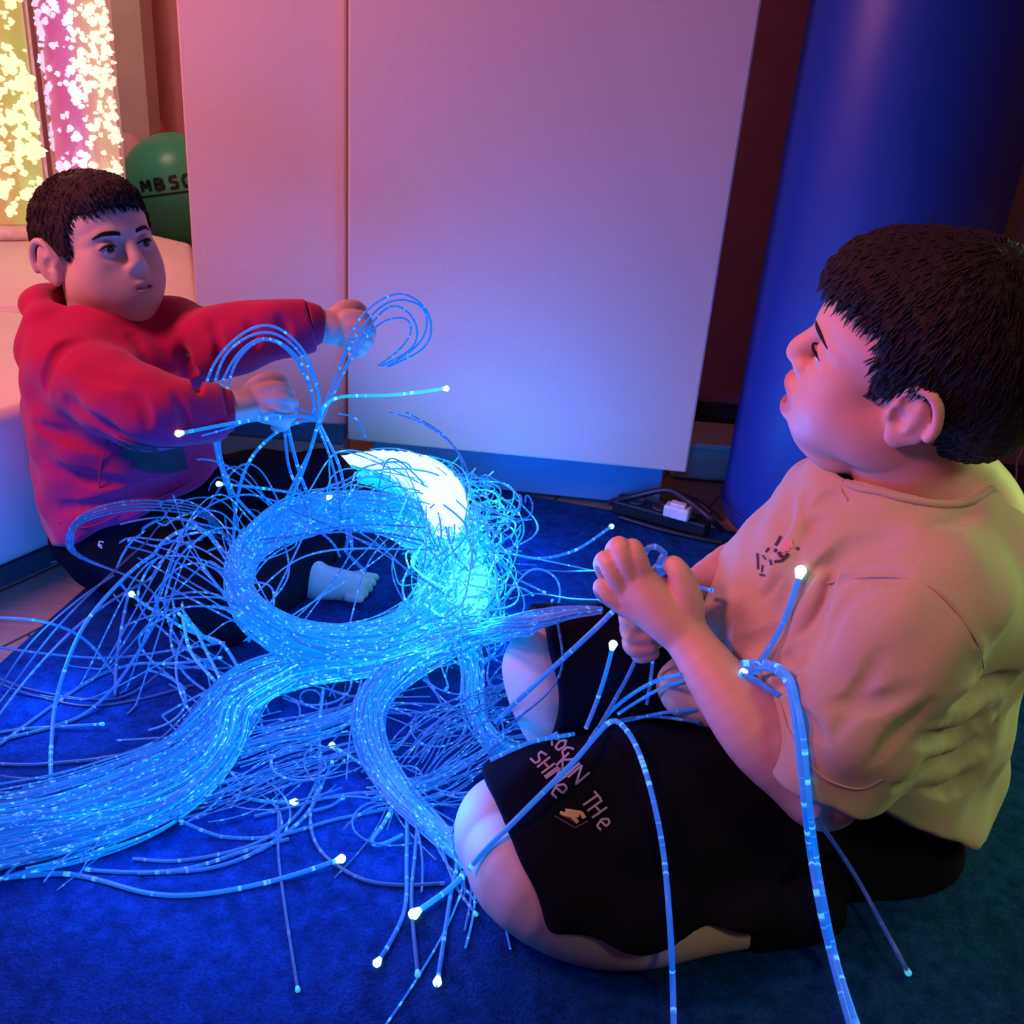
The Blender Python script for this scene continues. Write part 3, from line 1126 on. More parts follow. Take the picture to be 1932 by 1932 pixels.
def brows(H, parent, tree, kz=1.0):
    def on(x, y, z, out):
        p = H.W(x, y, z)
        d = H.R @ np.array([-1.0, -np.sign(y) * 0.35, 0])
        d /= np.linalg.norm(d)
        h = tree.ray_cast(Vector(p - d * 0.04), Vector(d))
        return (np.array(h[0]) - d * out) if h[0] is not None else p
    for sd in (-1, 1):
        ch = []
        for dz in (-0.0018 * kz, 0.0, 0.0018 * kz):
            ch.append(([on(0.088, sd * 0.012, 0.0215 + dz, .0002), on(0.086, sd * 0.023, 0.0240 + dz, .0004), on(0.078, sd * 0.036, 0.0245 + dz * .8, .0004), on(0.066, sd * 0.047, 0.0195 + dz * .3, 0)], [0.0008 * kz, 0.0015 * kz, 0.0014 * kz, 0.0005]))
        tubes_mesh('eyebrow', ch, M_LASH, parent)
        tubes_mesh('eyelash', [([H.W(0.0795, sd * 0.0190, 0.0030), H.W(0.0872, sd * 0.0265, 0.0070), H.W(0.0850, sd * 0.0370, 0.0068), H.W(0.0750, sd * 0.0455, 0.0022)], [0.0007, 0.0014, 0.0016, 0.0008])], M_LASH, parent)


def hair_cap(H, parent, mat, ells, side, n_locks, ln, seed, crown=(-0.045, 0.0, 0.125), drift=(0.12, 0, -.1), thick=0.0010):
    """a cap of hair whose lower outline is drawn in the side view of the head, covered with short locks"""
    F = Field(H.o - 0.19 * H.k, H.o + 0.19 * H.k, 0.002)
    for c_, r_, k_ in ells:
        H.ell(F, c_, r_, k=k_)

    def cut_face(X, Yy, Zz):
        lx, ly, lz = H.local(X, Yy, Zz)
        return -poly_sdf(lx, lz, side) * F32(H.k)
    F.put(cut_face, F.lo, F.lo + F.h * F.n, 0.006, 'cut')
    F.wrinkle(lambda X, Yy, Zz: hsin(X, Yy, Zz, [(310, 120, 90, 0, .0005), (-460, 240, 130, 1.3, .0005), (150, -630, 210, 2.1, .0005), (720, 310, -260, 0.4, .0004)]))
    V, Q = F.mesh(1)
    o = link_mesh('hair', V, Q, mat, parent)
    g = np.random.default_rng(seed)
    L = H.pt_local(V)
    c0, r0, _ = ells[0]
    lk = []
    for i in g.permutation(len(V))[:n_locks]:
        p = L[i]
        n_ = np.array([(p[0] - c0[0]) / r0[0] ** 2, p[1] / r0[1] ** 2, (p[2] - c0[2]) / r0[2] ** 2])
        n_ /= np.linalg.norm(n_)
        if n_ @ (p - np.array(c0)) < 0.045:
            continue
        d = p - np.array(crown)
        d = d - n_ * (d @ n_)
        d /= np.linalg.norm(d) + 1e-6
        d = d * 0.95 + g.normal(0, .16, 3) + np.array(drift)
        d -= n_ * (d @ n_)
        d /= np.linalg.norm(d) + 1e-9
        l = ln * g.uniform(.65, 1.25)
        lift = g.uniform(0.0004, 0.0022)
        lk.append(([H.W(*(p - n_ * .0012)), H.W(*(p + d * l * .5 + n_ * lift)), H.W(*(p + d * l + n_ * (lift * .4 - l * l * 3)))], [thick, thick * 1.1, thick * .3]))
    o2 = tubes_mesh('hair_locks', lk, mat, parent, 3)
    o2['kind'] = 'stuff'
    return o


def hsin(X, Yy, Zz, comps):
    out = 0
    for (ax, ay, az, ph, am) in comps:
        out = out + F32(am) * np.sin(F32(ax) * X + F32(ay) * Yy + F32(az) * Zz + F32(ph))
    return out


def tufts(H, pts, parent_chain, seed, n, ln, r):
    """short tapering locks: roots and directions in the head's frame"""
    g = np.random.default_rng(seed)
    out = []
    for i in range(n):
        (p, d) = pts[g.integers(len(pts))]
        p = np.array(p) + g.normal(0, 0.004, 3)
        d = np.array(d) + g.normal(0, 0.25, 3)
        d /= np.linalg.norm(d)
        l = ln * g.uniform(0.6, 1.2)
        out.append(([H.W(*p), H.W(*(p + d * l * .5)), H.W(*(p + d * l + np.array([0, 0, -0.1 * l])))], [r, r * .7, r * .1]))
    return out
# ------------------------------------------------------------------ the boy in the khaki shirt
KH_POSE = [2.7418, -0.0881, -0.2865, .3768, .9769, .5717, 1.0434]
HK = Head(KH_POSE)
boy = thing('boy', 'boy in a khaki T-shirt', 'person', (0.46, 0.98, CARPET_Z))
boy['label'] = 'boy in a khaki T-shirt and black shorts sitting cross-legged, gazing upward with open mouth'
M_SKIN_A = skin_mat('skin', (0.62, 0.40, 0.31), (0.52, 0.18, 0.17))
M_HAIR_A = hair_mat('black_hair', (0.012, 0.007, 0.008))

VX = 0.002
B = Field((-0.06, 0.68, 0.0), (0.60, 1.28, 0.74), VX)
build_head(B, HK, mouth_open=1.0, chubby=1.12, lid=0.0048)
# neck
B.chain([HK.W(-0.016, 0, -0.050), HK.W(-0.030, 0.004, -0.105), Y(1775, 930, 1.0) + np.array([0, 0.0, 0.0]), Y(1790, 1010, 1.0)], [.060, .058, .062, .08], 0.025)
# near arm
SH_N, EL_N, WR_N = Y(1700, 1190, 0.865), Y(1540, 1478, 0.835), Y(1292, 1196, 0.93)
B.chain([SH_N, Y(1610, 1350, 0.845), EL_N], [.050, .044, .039], 0.02)
B.chain([EL_N, Y(1440, 1390, 0.855), Y(1360, 1292, 0.89), WR_N], [.039, .0385, .030, .0215], 0.015)
B.ell(Y(1560, 1500, 0.828), (.033, .03, .033), None, 0.02)
# near hand: back of the hand toward the camera, fingers closed round the strands, thumb on top
PALM = Y(1238, 1142, 0.948)
B.chain([WR_N, Y(1262, 1165, 0.94), Y(1222, 1120, 0.95)], [.0215, .0255, .022], 0.012)
for (mx_, my_, r_) in ((1213, 1088, .0122), (1196, 1102, .0122), (1184, 1122, .012), (1180, 1146, .011)):
    B.chain([Y(1275, 1175, 0.942), Y(mx_, my_, 0.950)], [.018, r_], 0.012)
B.chain([Y(1290, 1170, .95), Y(1225, 1150, .968)], [.02, .018], 0.012)
fg = [
    [(1213, 1088, .950), (1201, 1050, .952), (1193, 1034, .962), (1180, 1046, .984), (1186, 1076, .994)],
    [(1196, 1102, .950), (1177, 1054, .950), (1169, 1030, .960), (1157, 1044, .984), (1166, 1080, .994)],
    [(1184, 1122, .950), (1156, 1080, .950), (1144, 1056, .959), (1136, 1068, .982), (1152, 1100, .992)],
    [(1180, 1146, .950), (1152, 1124, .951), (1137, 1106, .958), (1136, 1116, .978), (1156, 1136, .988)],
]
for f_, r_ in zip(fg, (.0108, .0110, .0106, .0095)):
    finger(B, [Y(*q) for q in f_], r_, r_ * 0.82, 0.0025)
B.chain([Y(1302, 1152, .937), Y(1291, 1104, .942), Y(1273, 1068, .952), Y(1256, 1072, .974), Y(1238, 1080, .986)], [.0150, .0118, .0088, .0078, .0070], 0.008)
# far arm and its hand, closed below the near hand
WR_F = Y(1300, 1120, 1.035)
B.chain([Y(1530, 1010, 1.13), Y(1480, 1080, 1.16), Y(1410, 1068, 1.12), WR_F], [.045, .042, .036, .021], 0.015)
B.chain([WR_F, Y(1262, 1140, 1.015), Y(1232, 1172, 1.0)], [.021, .025, .023], 0.012)
gf = [
    [(1238, 1150, 1.005), (1205, 1150, .992), (1185, 1160, .982), (1190, 1178, .974), (1218, 1182, .972)],
    [(1236, 1166, 1.0), (1206, 1170, .988), (1187, 1182, .977), (1194, 1200, .968), (1222, 1202, .968)],
    [(1240, 1184, .997), (1212, 1192, .985), (1192, 1206, .974), (1196, 1222, .966), (1224, 1222, .966)],
    [(1248, 1202, .994), (1224, 1212, .982), (1206, 1224, .973), (1208, 1236, .968), (1230, 1232, .968)],
]
for f_, r_ in zip(gf, (.0105, .0108, .0108, .0100)):
    finger(B, [Y(*q) for q in f_], r_, r_ * 0.85, 0.0025)
B.chain([Y(1275, 1140, 1.01), Y(1245, 1120, .990), Y(1222, 1128, .976), Y(1215, 1140, .970)], [.016, .013, .0105, .009], 0.006)
# near leg: thigh out to the side, shank folded back along the floor
HIP_N, KN_N = Y(1590, 1590, 0.93), Y(962, 1562, 0.86)
B.chain([HIP_N, Y(1280, 1555, .885), KN_N], [.075, .076, .058], 0.02)
B.ell(Y(952, 1568, 0.858), (.046, .048, .050), None, 0.02)
B.chain([Y(962, 1590, .858), Z(990, 1655, .062), Z(1085, 1728, .047), Z(1200, 1752, .040), Z(1330, 1748, .031), Z(1450, 1735, .028)], [.052, .050, .042, .037, .026, .023], 0.02)
# far leg
B.chain([Y(1420, 1300, 1.08), Y(1150, 1270, 1.06), Y(1040, 1262, 1.045)], [.09, .075, .054], 0.02)
B.chain([Y(1036, 1262, 1.045), Y(1044, 1320, 1.03), Z(1075, 1385, .05), Z(1190, 1440, .05)], [.054, .050, .042, .035], 0.02)
# trunk under the clothes
B.chain([Y(1790, 1000, 1.0), Y(1690, 1180, 1.0), Y(1620, 1400, 1.0), Y(1600, 1540, 1.0)], [.07, .095, .095, .075], 0.03)
B.chain([SH_N, Y(1640, 1080, .98), Y(1530, 1010, 1.12)], [.055, .07, .05], 0.03)
B.plane((0, 0, -1), (0, 0, CARPET_Z + .001), k=0.004)
V, Q = B.mesh()
del B
bod = link_mesh('body', V, Q, M_SKIN_A, boy, attrs={'lip': lips_attr(HK, V, 1.0)})
bt = bvh_of(bod)
eyes(HK, boy, (1.0, 0.10, 0.12))
brows(HK, boy, bt, 0.9)

# hair: a thick cap whose outline is drawn in the side view of the head
H_ = HK
side = [H_.side(*q) for q in [(1500, 440, 0), (1560, 500, 0), (1590, 530, .01), (1606, 552, .03), (1632, 572, .045), (1660, 606, .06), (1672, 640, .066), (1650, 678, .07), (1660, 700, .072), (1643, 735, .073), (1655, 750, .074),
        (1700, 742, .076), (1714, 728, .078), (1745, 728, .08), (1772, 758, .08), (1780, 800, .075), (1770, 840, .068), (1790, 866, .06), (1870, 868, .04), (2000, 820, 0), (2250, 700, 0), (2250, 250, 0), (1500, 250, 0)]]
hair_cap(HK, boy, M_HAIR_A, [((-0.024, 0, 0.038), (0.106, 0.0885, 0.089), .01), ((0.034, 0, 0.070), (0.058, 0.062, 0.044), .03), ((-0.068, 0, -0.018), (0.055, 0.068, 0.062), .03),
                            ((0.022, -0.064, 0.012), (0.034, 0.013, 0.050), .015), ((0.022, 0.064, 0.012), (0.034, 0.013, 0.050), .015)], side, 5200, .017, 4)

# T-shirt
M_TEE = weave('khaki_jersey', (0.46, 0.40, 0.28, 1), 520, 0.10, 0.12, 0.95, 0.06)
T = Field((0.10, 0.70, 0.02), (0.72, 1.30, 0.56), 0.0024)
lev = np.array([[*Y(1560, 905, 1.02), *Y(1868, 905, 1.0), .070],
                [*Y(1500, 950, 1.03), *Y(1912, 985, 1.0), .125],
                [*Y(1428, 1035, 1.04), *Y(1948, 1090, 1.0), .150],
                [*Y(1368, 1100, 1.04), *Y(1940, 1180, 1.0), .158],
                [*Y(1336, 1160, 1.03), *Y(1893, 1290, 1.0), .160],
                [*Y(1345, 1240, 1.02), *Y(1858, 1390, .99), .160],
                [*Y(1400, 1330, 1.01), *Y(1828, 1470, .98), .158],
                [*Y(1460, 1400, 1.00), *Y(1800, 1530, .975), .150]])
L_ = spline(lev, 26)
for q in L_:
    a, b, w = q[:3], q[3:6], q[6]
    c = (a + b) / 2
    ax = (a - b)
    hl = np.linalg.norm(ax) / 2
    ax /= 2 * hl
    up = np.array([0, 0, 1.0]) - ax * ax[2]
    up /= np.linalg.norm(up)
    lat = np.cross(up, ax)
    T.ell(c, (hl, w, 0.042), np.column_stack([ax, lat, up]), 0.035)
# the hem: rides over the lap, hangs low behind
h0, h1, h2 = Y(1640, 1515, .86), Y(1815, 1540, .985), Y(1330, 1345, 1.0)
hn = np.cross(h1 - h0, h2 - h0)
hn = hn if hn[2] < 0 else -hn
T.plane(hn, h0, k=0.006)
T.ell(Y(1330, 1285, 1.0), (.05, .06, .03), None, 0.03)
T.ell(Y(1275, 1300, .985), (.020, .035, .020), None, 0.02)
# sleeves
SLV = T.layer()
SL = [Y(1760, 1125, 0.89), Y(1700, 1190, 0.872), Y(1620, 1330, 0.852), Y(1565, 1430, 0.842), Y(1500, 1560, 0.83)]
SLV.chain(SL, [.072, .075, .074, .068, .060], 0.03)
SLV.ell(Y(1690, 1330, 0.862), (.05, .04, .075), None, 0.03)
nrm = Y(1500, 1560, .83) - Y(1640, 1300, .852)
nrm /= np.linalg.norm(nrm)
pc_ = Y(1545, 1462, 0.838)
SLV.plane(nrm, pc_, k=0.004)
SLV.chain([pc_ - nrm * 0.025, pc_ + nrm * 0.03], [.046, .054], 0.004, mode='cut')
SF = [Y(1560, 1000, 1.12), Y(1500, 1040, 1.16), Y(1455, 1075, 1.16)]
T.chain(SF, [.065, .06, .055], 0.03)
T.merge(SLV, 0.022)
del SLV
tr_ = T.surface()
for pts2, w_, d_ in [
        ([(1548, 1125), (1530, 1190), (1500, 1260), (1470, 1300)], .016, .012), ([(1700, 1085), (1620, 1090), (1560, 1118), (1545, 1150)], .010, .005),
        ([(1500, 1020), (1470, 1080), (1425, 1135)], .012, .004), ([(1520, 1170), (1460, 1205), (1395, 1215)], .014, .005), ([(1530, 1200), (1480, 1250), (1420, 1270)], .012, .005),
        ([(1405, 1140), (1372, 1200), (1366, 1250)], .010, .004), ([(1500, 1060), (1490, 1110), (1470, 1160)], .010, .004),
        ([(1872, 1340), (1810, 1375), (1740, 1400)], .014, .007), ([(1862, 1398), (1800, 1430), (1730, 1448)], .012, .006), ([(1838, 1460), (1770, 1482), (1680, 1480)], .013, .005),
        ([(1905, 1285), (1850, 1300), (1800, 1330)], .012, .007), ([(1870, 1370), (1820, 1400), (1770, 1410)], .006, .004),
        ([(1660, 1240), (1610, 1330), (1570, 1400)], .012, .003), ([(1750, 1330), (1690, 1390), (1640, 1440)], .012, .005), ([(1720, 1300), (1650, 1330), (1560, 1330)], .012, .003),
        ([(1590, 935), (1560, 940), (1535, 955)], .009, .004), ([(1550, 985), (1530, 990), (1505, 1010)], .010, .004), ([(1840, 960), (1800, 985), (1750, 995)], .008, .003), ([(1700, 1010), (1640, 1030), (1580, 1070)], .014, .003),
        ([(1480, 1330), (1520, 1360), (1560, 1400)], .010, .004), ([(1600, 1035), (1545, 1095), (1522, 1150), (1515, 1190)], .014, .011), ([(1640, 1100), (1590, 1150), (1560, 1220)], .012, .004)]:
    T.crease(tr_, pts2, w_, d_)
for pts2, w_, h_ in [([(1880, 1310), (1800, 1355), (1760, 1375)], .012, .0025), ([(1865, 1365), (1800, 1408), (1750, 1420)], .010, .003), ([(1845, 1425), (1790, 1460), (1720, 1475)], .010, .002),
                     ([(1505, 940), (1500, 1000), (1480, 1050), (1440, 1110)], .010, .004), ([(1545, 1090), (1515, 1150), (1480, 1220)], .010, .004), ([(1850, 1220), (1845, 1270), (1810, 1300)], .008, .003)]:
    T.ridge(tr_, pts2, w_, h_)
T.wrinkle(lambda X, Yy, Zz: hsin(X, Yy, Zz, [(38, 22, 46, .3, .0016), (-61, 30, 52, 1.1, .0012), (25, -44, 90, 2.2, .0012), (90, 60, -70, .7, .0007)]))
# neck opening
T.chain([Y(1722, 868, 1.0) + np.array([0, 0, .05]), Y(1722, 868, 1.0), Y(1728, 905, 1.0)], [.073, .069, .060], 0.005, mode='cut')
T.chain([Y(1640, 900, 1.0), Y(1800, 880, 1.0)], [.036, .036], 0.01, mode='cut')
V, Q = T.mesh()
del T
tee = link_mesh('t_shirt', V, Q, M_TEE, boy)
tee['label'] = 'khaki melange short-sleeved T-shirt'
tb = bvh_of(tee)
# ribbed collar band: follows the edge of the opening
M_RIB = weave('khaki_rib', (0.44, 0.38, 0.27, 1), 700, 0.08, 0.2, 0.95)


def drop_loop(pts2, Yn, tree, push, out):
    """photo outline points dropped along the view onto a surface (for seams that lie on the cloth)"""
    r = []
    for (x, y) in pts2:
        d = ray(x, y)
        h = tree.ray_cast(Vector(CAM), Vector(d).normalized())
        if h[0] is not None:
            r.append(np.array(h[0]) + np.array(h[1]) * out)
    return r


def seam(name, pts2, tree, r, mat, parent, out=0.0005):
    P = drop_loop(pts2, None, tree, 0, out)
    if len(P) < 3:
        return None
    S = spline(P, 50)
    V, Q, _ = tube_geo(S, r, 6)
    return link_mesh(name, V, Q, mat, parent)


seam('collar', [(1598, 912), (1622, 922), (1655, 928), (1700, 940), (1750, 950), (1795, 953), (1835, 944), (1872, 922)], tb, 0.0040, M_RIB, boy, 0.0006)
seam('shoulder_seam', [(1560, 1100), (1620, 1090), (1700, 1090), (1760, 1110), (1810, 1160), (1845, 1215), (1855, 1260)], tb, 0.0011, M_RIB, boy)
seam('sleeve_hem', [(1470, 1318), (1488, 1375), (1520, 1430), (1560, 1470), (1620, 1488), (1665, 1470)], tb, 0.0012, M_RIB, boy)
seam('neck_seam', [(1590, 905), (1588, 925), (1600, 945)], tb, 0.001, M_RIB, boy)

# chest print: loose dark strokes round a pale pink patch (generic marks)
M_INK = plain('print_ink', (0.05, 0.035, 0.06, 1), 0.8)
M_PINKINK = plain('print_pink', (0.62, 0.30, 0.30, 1), 0.8)


def print_on(name, pts_list, tree, mat, parent, w):
    vs, fs = [], []
    for pts in pts_list:
        ww = w
        if isinstance(pts, tuple):
            pts, ww = pts
        P = np.array(pts, dtype=float)
        s = np.concatenate([[0], np.cumsum(np.linalg.norm(np.diff(P, axis=0), axis=1))])
        n = max(4, int(s[-1] / 3))
        tt = np.linspace(0, s[-1], n)
        Qp = np.stack([np.interp(tt, s, P[:, k]) for k in (0, 1)], axis=1)
        tn = np.gradient(Qp, axis=0)
        tn /= np.linalg.norm(tn, axis=1)[:, None] + 1e-9
        sd = np.stack([-tn[:, 1], tn[:, 0]], axis=1) * ww / 2
        row = []
        for q, d in zip(Qp, sd):
            pr = drop_loop([q - d, q, q + d], None, tree, 0, 0.0011)
            row.append(pr if len(pr) == 3 else None)
        for i in range(n - 1):
            if row[i] is None or row[i + 1] is None:
                continue
            k = len(vs)
            vs += row[i] + row[i + 1]
            fs += [(k, k + 1, k + 4, k + 3), (k + 1, k + 2, k + 5, k + 4)]
    if vs:
        return link_mesh(name, vs, fs, mat, parent)


print_on('chest_marks', [([(1474, 1012), (1470, 1020), (1464, 1030)], 5), ([(1466, 1036), (1462, 1042)], 5), ([(1452, 1034), (1446, 1042)], 4), ([(1430, 1044), (1431, 1062), (1431, 1074)], 4),
                         ([(1470, 1042), (1474, 1050), (1482, 1052), (1488, 1044)], 7), ([(1484, 1050), (1476, 1058), (1462, 1060)], 5), ([(1454, 1056), (1456, 1066)], 4),
                         ([(1434, 1084), (1444, 1086)], 4), ([(1502, 1034), (1508, 1036)], 5), ([(1440, 1048), (1446, 1056)], 3), ([(1440, 1066), (1438, 1080)], 3)], tb, M_INK, boy, 4)
print_on('print_patch', [([(1478, 1030), (1496, 1026)], 14), ([(1474, 1040), (1490, 1036)], 6)], tb, M_PINKINK, boy, 8)

# shorts
M_SHORT = weave('black_jersey', (0.005, 0.005, 0.010, 1), 600, 0.15, 0.1, 0.95, 0, 0.0, 0.05)
S = Field((-0.02, 0.68, 0.0), (0.68, 1.26, 0.33), 0.0024)
HB = Y(1590, 1560, 0.99)
S.ell(HB + np.array([0.01, 0.02, -0.005]), (.125, .165, .105), None, 0.03)
S.ell(Y(1610, 1590, 0.95), (.11, .10, .095), None, 0.03)
S.chain([Y(1560, 1590, .945), Y(1300, 1550, .895), Y(1100, 1563, .868), Y(985, 1572, .862)], [.112, .104, .100, .090], 0.03)
S.chain([Y(1420, 1300, 1.09), Y(1200, 1275, 1.07), Y(1085, 1272, 1.055), Y(1010, 1270, 1.05)], [.105, .096, .088, .080], 0.03)
# knee openings
S.chain([Y(1000, 1590, .84), Y(1085, 1622, .825), Y(1250, 1600, .85), Y(1420, 1600, .89)], [.075, .082, .085, .085], 0.03)
k1, k2 = Y(962, 1562, .86), Y(1280, 1555, .885)
d1 = (k1 - k2) / np.linalg.norm(k1 - k2)
S.ell(HIP_N + np.array([.03, 0, 0]), (.10, .09, .10), None, 0.03)
SH_ = S.layer()
SH_.chain([Y(962, 1590, .858), Z(990, 1655, .062), Z(1085, 1728, .047), Z(1200, 1752, .040), Z(1330, 1748, .031), Z(1450, 1735, .028)], [.060, .058, .050, .045, .036, .034], 0.02)
sn_ = np.array([-0.075, 0.0, -1.0])
SH_.plane(sn_, np.array([.09, .72, .066]), k=0.004)
S.merge(SH_, 0.02)
del SH_
g0, g1, g2 = Y(920, 1490, .875), Y(1004, 1690, .785), CAM
gn_ = np.cross(g1 - g0, g2 - g0)
gn_ = gn_ if gn_[0] < 0 else -gn_
S.plane(gn_, g0, Y(985, 1572, .862) - .19, Y(985, 1572, .862) + np.array([.16, .13, .17]), 0.004)
gc = (g0 + g1) / 2
S.chain([Y(1010, 1575, .86), Y(930, 1572, .86)], [.056, .066], 0.004, mode='cut')
k3, k4 = Y(1022, 1262, 1.045), Y(1150, 1270, 1.06)
d2 = (k3 - k4) / np.linalg.norm(k3 - k4)
S.plane(d2 + np.array([0, -0.1, -0.12]), Y(1018, 1270, 1.05), Y(1010, 1270, 1.05) - .13, Y(1010, 1270, 1.05) + .13, 0.004)
S.wrinkle(lambda X, Yy, Zz: hsin(X, Yy, Zz, [(45, 20, 30, .3, .0024), (-70, 44, 40, 1.1, .0016), (30, -64, 80, 2.2, .0014)]))
S.plane((0, 0, -1), (0, 0, CARPET_Z + .001), k=0.004)
V, Q = S.mesh()
del S
shorts = link_mesh('shorts', V, Q, M_SHORT, boy)
sb_ = bvh_of(shorts)
# hand-lettered words on the near leg, printed in two lines with a bolt badge
M_PRINT = plain('shorts_print', (0.42, 0.36, 0.42, 1), 0.8)
M_BOLT = plain('bolt_print', (0.75, 0.50, 0.22, 1), 0.8)
M_BADGE = plain('badge_print', (0.12, 0.06, 0.10, 1), 0.8)
GL = {'R': [[(0, 0), (0, 1), (.5, .85), (.45, .55), (0, .45), (.55, 0)]], 'O': [[(.3, 1), (.05, .6), (.15, .1), (.45, .1), (.55, .6), (.3, 1)]], 'C': [[(.5, .95), (.1, .7), (.08, .25), (.5, .02)]],
      'K': [[(.05, 0), (.05, 1)], [(.55, 1), (.08, .45), (.6, 0)]], 'I': [[(.1, 0), (.14, 1)]], 'N': [[(0, 0), (.05, 1), (.55, .05), (.6, 1)]], 'T': [[(0, .95), (.6, 1)], [(.3, .97), (.28, 0)]],
      'H': [[(.05, 0), (.05, 1)], [(.05, .5), (.5, .55)], [(.5, 0), (.52, 1)]], 'S': [[(.5, .95), (.1, .8), (.15, .55), (.5, .4), (.45, .08), (.02, .02)]],
      'e': [[(.08, .42), (.55, .5), (.5, .8), (.25, .85), (.05, .5), (.2, .08), (.55, .12)]]}


def word(txt, x, y, ang, size, adv, grow=0.0):
    """handwritten word laid along the photo direction ang; grows with the nearness of the cloth"""
    out = []
    ca, sa = math.cos(ang), math.sin(ang)
    for ch in txt:
        if ch == ' ':
            x += ca * adv * size * .7
            y += sa * adv * size * .7
            continue
        for st_ in GL[ch]:
            out.append([(x + ca * px * size + sa * py * size, y + sa * px * size - ca * py * size) for px, py in st_])
        w_ = 0.35 if ch == 'I' else 1.0
        x += ca * adv * size * w_
        y += sa * adv * size * w_
        size *= 1 + grow
    return out


dirn = math.radians(53)
print_on('lettering', word('ROC', 1032, 1398, math.radians(48), 26, .62, .04) + word('KIN', 1048, 1444, math.radians(46), 34, .72, .03) + word('TH', 1094, 1512, math.radians(54), 34, .62, .02) + word('e', 1120, 1555, math.radians(54), 32, .6),
         sb_, M_PRINT, boy, 4.2)
print_on('lettering', word('SHIN', 1000, 1432, math.radians(52), 30, .66, .04) + word('e', 1034, 1494, math.radians(50), 38, .6), sb_, M_PRINT, boy, 4.2)
print_on('badge', [([(1046, 1540), (1084, 1562), (1108, 1550)], 3.0), ([(1056, 1536), (1088, 1554)], 2.5)], sb_, M_BADGE, boy, 3)
print_on('bolt', [([(1056, 1534), (1078, 1540), (1090, 1552)], 7), ([(1066, 1530), (1096, 1534), (1102, 1544)], 8), ([(1076, 1536), (1092, 1538)], 10)], sb_, M_BOLT, boy, 6)
# dark sock at the ankle
KS = Field((0.2, 0.70, 0.0), (0.42, 0.88, 0.11), 0.0024)
KS.chain([Z(1412, 1740, .030), Z(1470, 1732, .031), Z(1540, 1715, .033)], [.0255, .028, .031], 0.01)
KS.plane((0, 0, -1), (0, 0, CARPET_Z + .001), k=0.003)
V, Q = KS.mesh()
sock = link_mesh('sock', V, Q, M_SHORT, boy)
# ------------------------------------------------------------------ the boy in the red hoodie
RO = np.array([-0.652, 1.549, .466])
RO = CAM + (RO - CAM) * (1.48 / 1.56) + np.array([-.003, 0, .0125])
HR = Head([-0.64, -0.24, 0.04, *RO, .912])
rboy = thing('boy', 'boy in a red hoodie and dark trousers sitting against the white bench, arms held out', 'person', (-0.56, 1.40, CARPET_Z))
M_SKIN_B = skin_mat('skin', (0.66, 0.45, 0.36), (0.56, 0.30, 0.26))
M_HAIR_B = hair_mat('dark_brown_hair', (0.035, 0.017, 0.014))
B = Field((-0.84, 1.10, 0.0), (-0.18, 1.72, 0.64), 0.0023)
build_head(B, HR, mouth_open=0.0, chubby=1.08, lid=0.0050, gaze_dn=0.0006, nose=0.86)
B.chain([HR.W(-0.016, 0, -0.050), HR.W(-0.028, 0.0, -0.105), Y(205, 640, 1.44)], [.054, .050, .058], 0.02)
# trunk, arms and legs
B.chain([Y(205, 640, 1.44), Y(235, 780, 1.42), Y(260, 930, 1.40)], [.06, .085, .085], 0.02)
NS, NE, NW = Y(125, 690, 1.37), Y(285, 778, 1.27), Y(425, 775, 1.31)
B.chain([NS, Y(200, 735, 1.31), NE, NW], [.042, .038, .033, .021], 0.02)
FS, FE, FW = Y(325, 640, 1.48), Y(440, 645, 1.44), Y(598, 612, 1.47)
B.chain([FS, FE, FW], [.042, .034, .020], 0.02)


def fist(F, wrist, palm, tip_dirs, thumb, r=.0095):
    F.chain([wrist, (wrist + palm) / 2, palm], [.020, .021, .021], 0.01)
    for f in tip_dirs:
        F.chain([palm * .6 + f[0] * .4] + list(f), [r * 1.25, r * 1.15, r * 1.05, r, r * .85][:len(f) + 1], 0.0035)
    F.chain(thumb, [.013, .0115, .0095, .008][:len(thumb)], 0.005)


# near hand: fingers round the strands in front of the chest
fist(B, NW, Y(475, 762, 1.335),
     [[Y(498, 738, 1.335), Y(530, 735, 1.340), Y(543, 748, 1.355), Y(530, 762, 1.370)],
      [Y(503, 752, 1.330), Y(536, 752, 1.333), Y(550, 765, 1.348), Y(535, 778, 1.366)],
      [Y(502, 768, 1.328), Y(532, 770, 1.330), Y(547, 782, 1.345), Y(532, 792, 1.362)],
      [Y(496, 782, 1.330), Y(520, 788, 1.331), Y(535, 798, 1.345), Y(521, 805, 1.358)]],
     [Y(470, 748, 1.345), Y(492, 722, 1.350), Y(518, 716, 1.358), Y(538, 726, 1.366)])
# far hand
fist(B, FW, Y(635, 622, 1.475),
     [[Y(655, 600, 1.475), Y(682, 600, 1.480), Y(692, 615, 1.49), Y(680, 625, 1.505)],
      [Y(658, 614, 1.470), Y(686, 617, 1.472), Y(697, 630, 1.485), Y(684, 639, 1.50)],
      [Y(656, 629, 1.468), Y(682, 634, 1.470), Y(692, 645, 1.483), Y(680, 652, 1.50)],
      [Y(650, 642, 1.470), Y(672, 649, 1.471), Y(683, 658, 1.483), Y(672, 664, 1.495)]],
     [Y(628, 606, 1.485), Y(645, 585, 1.49), Y(668, 580, 1.498), Y(684, 588, 1.505)])
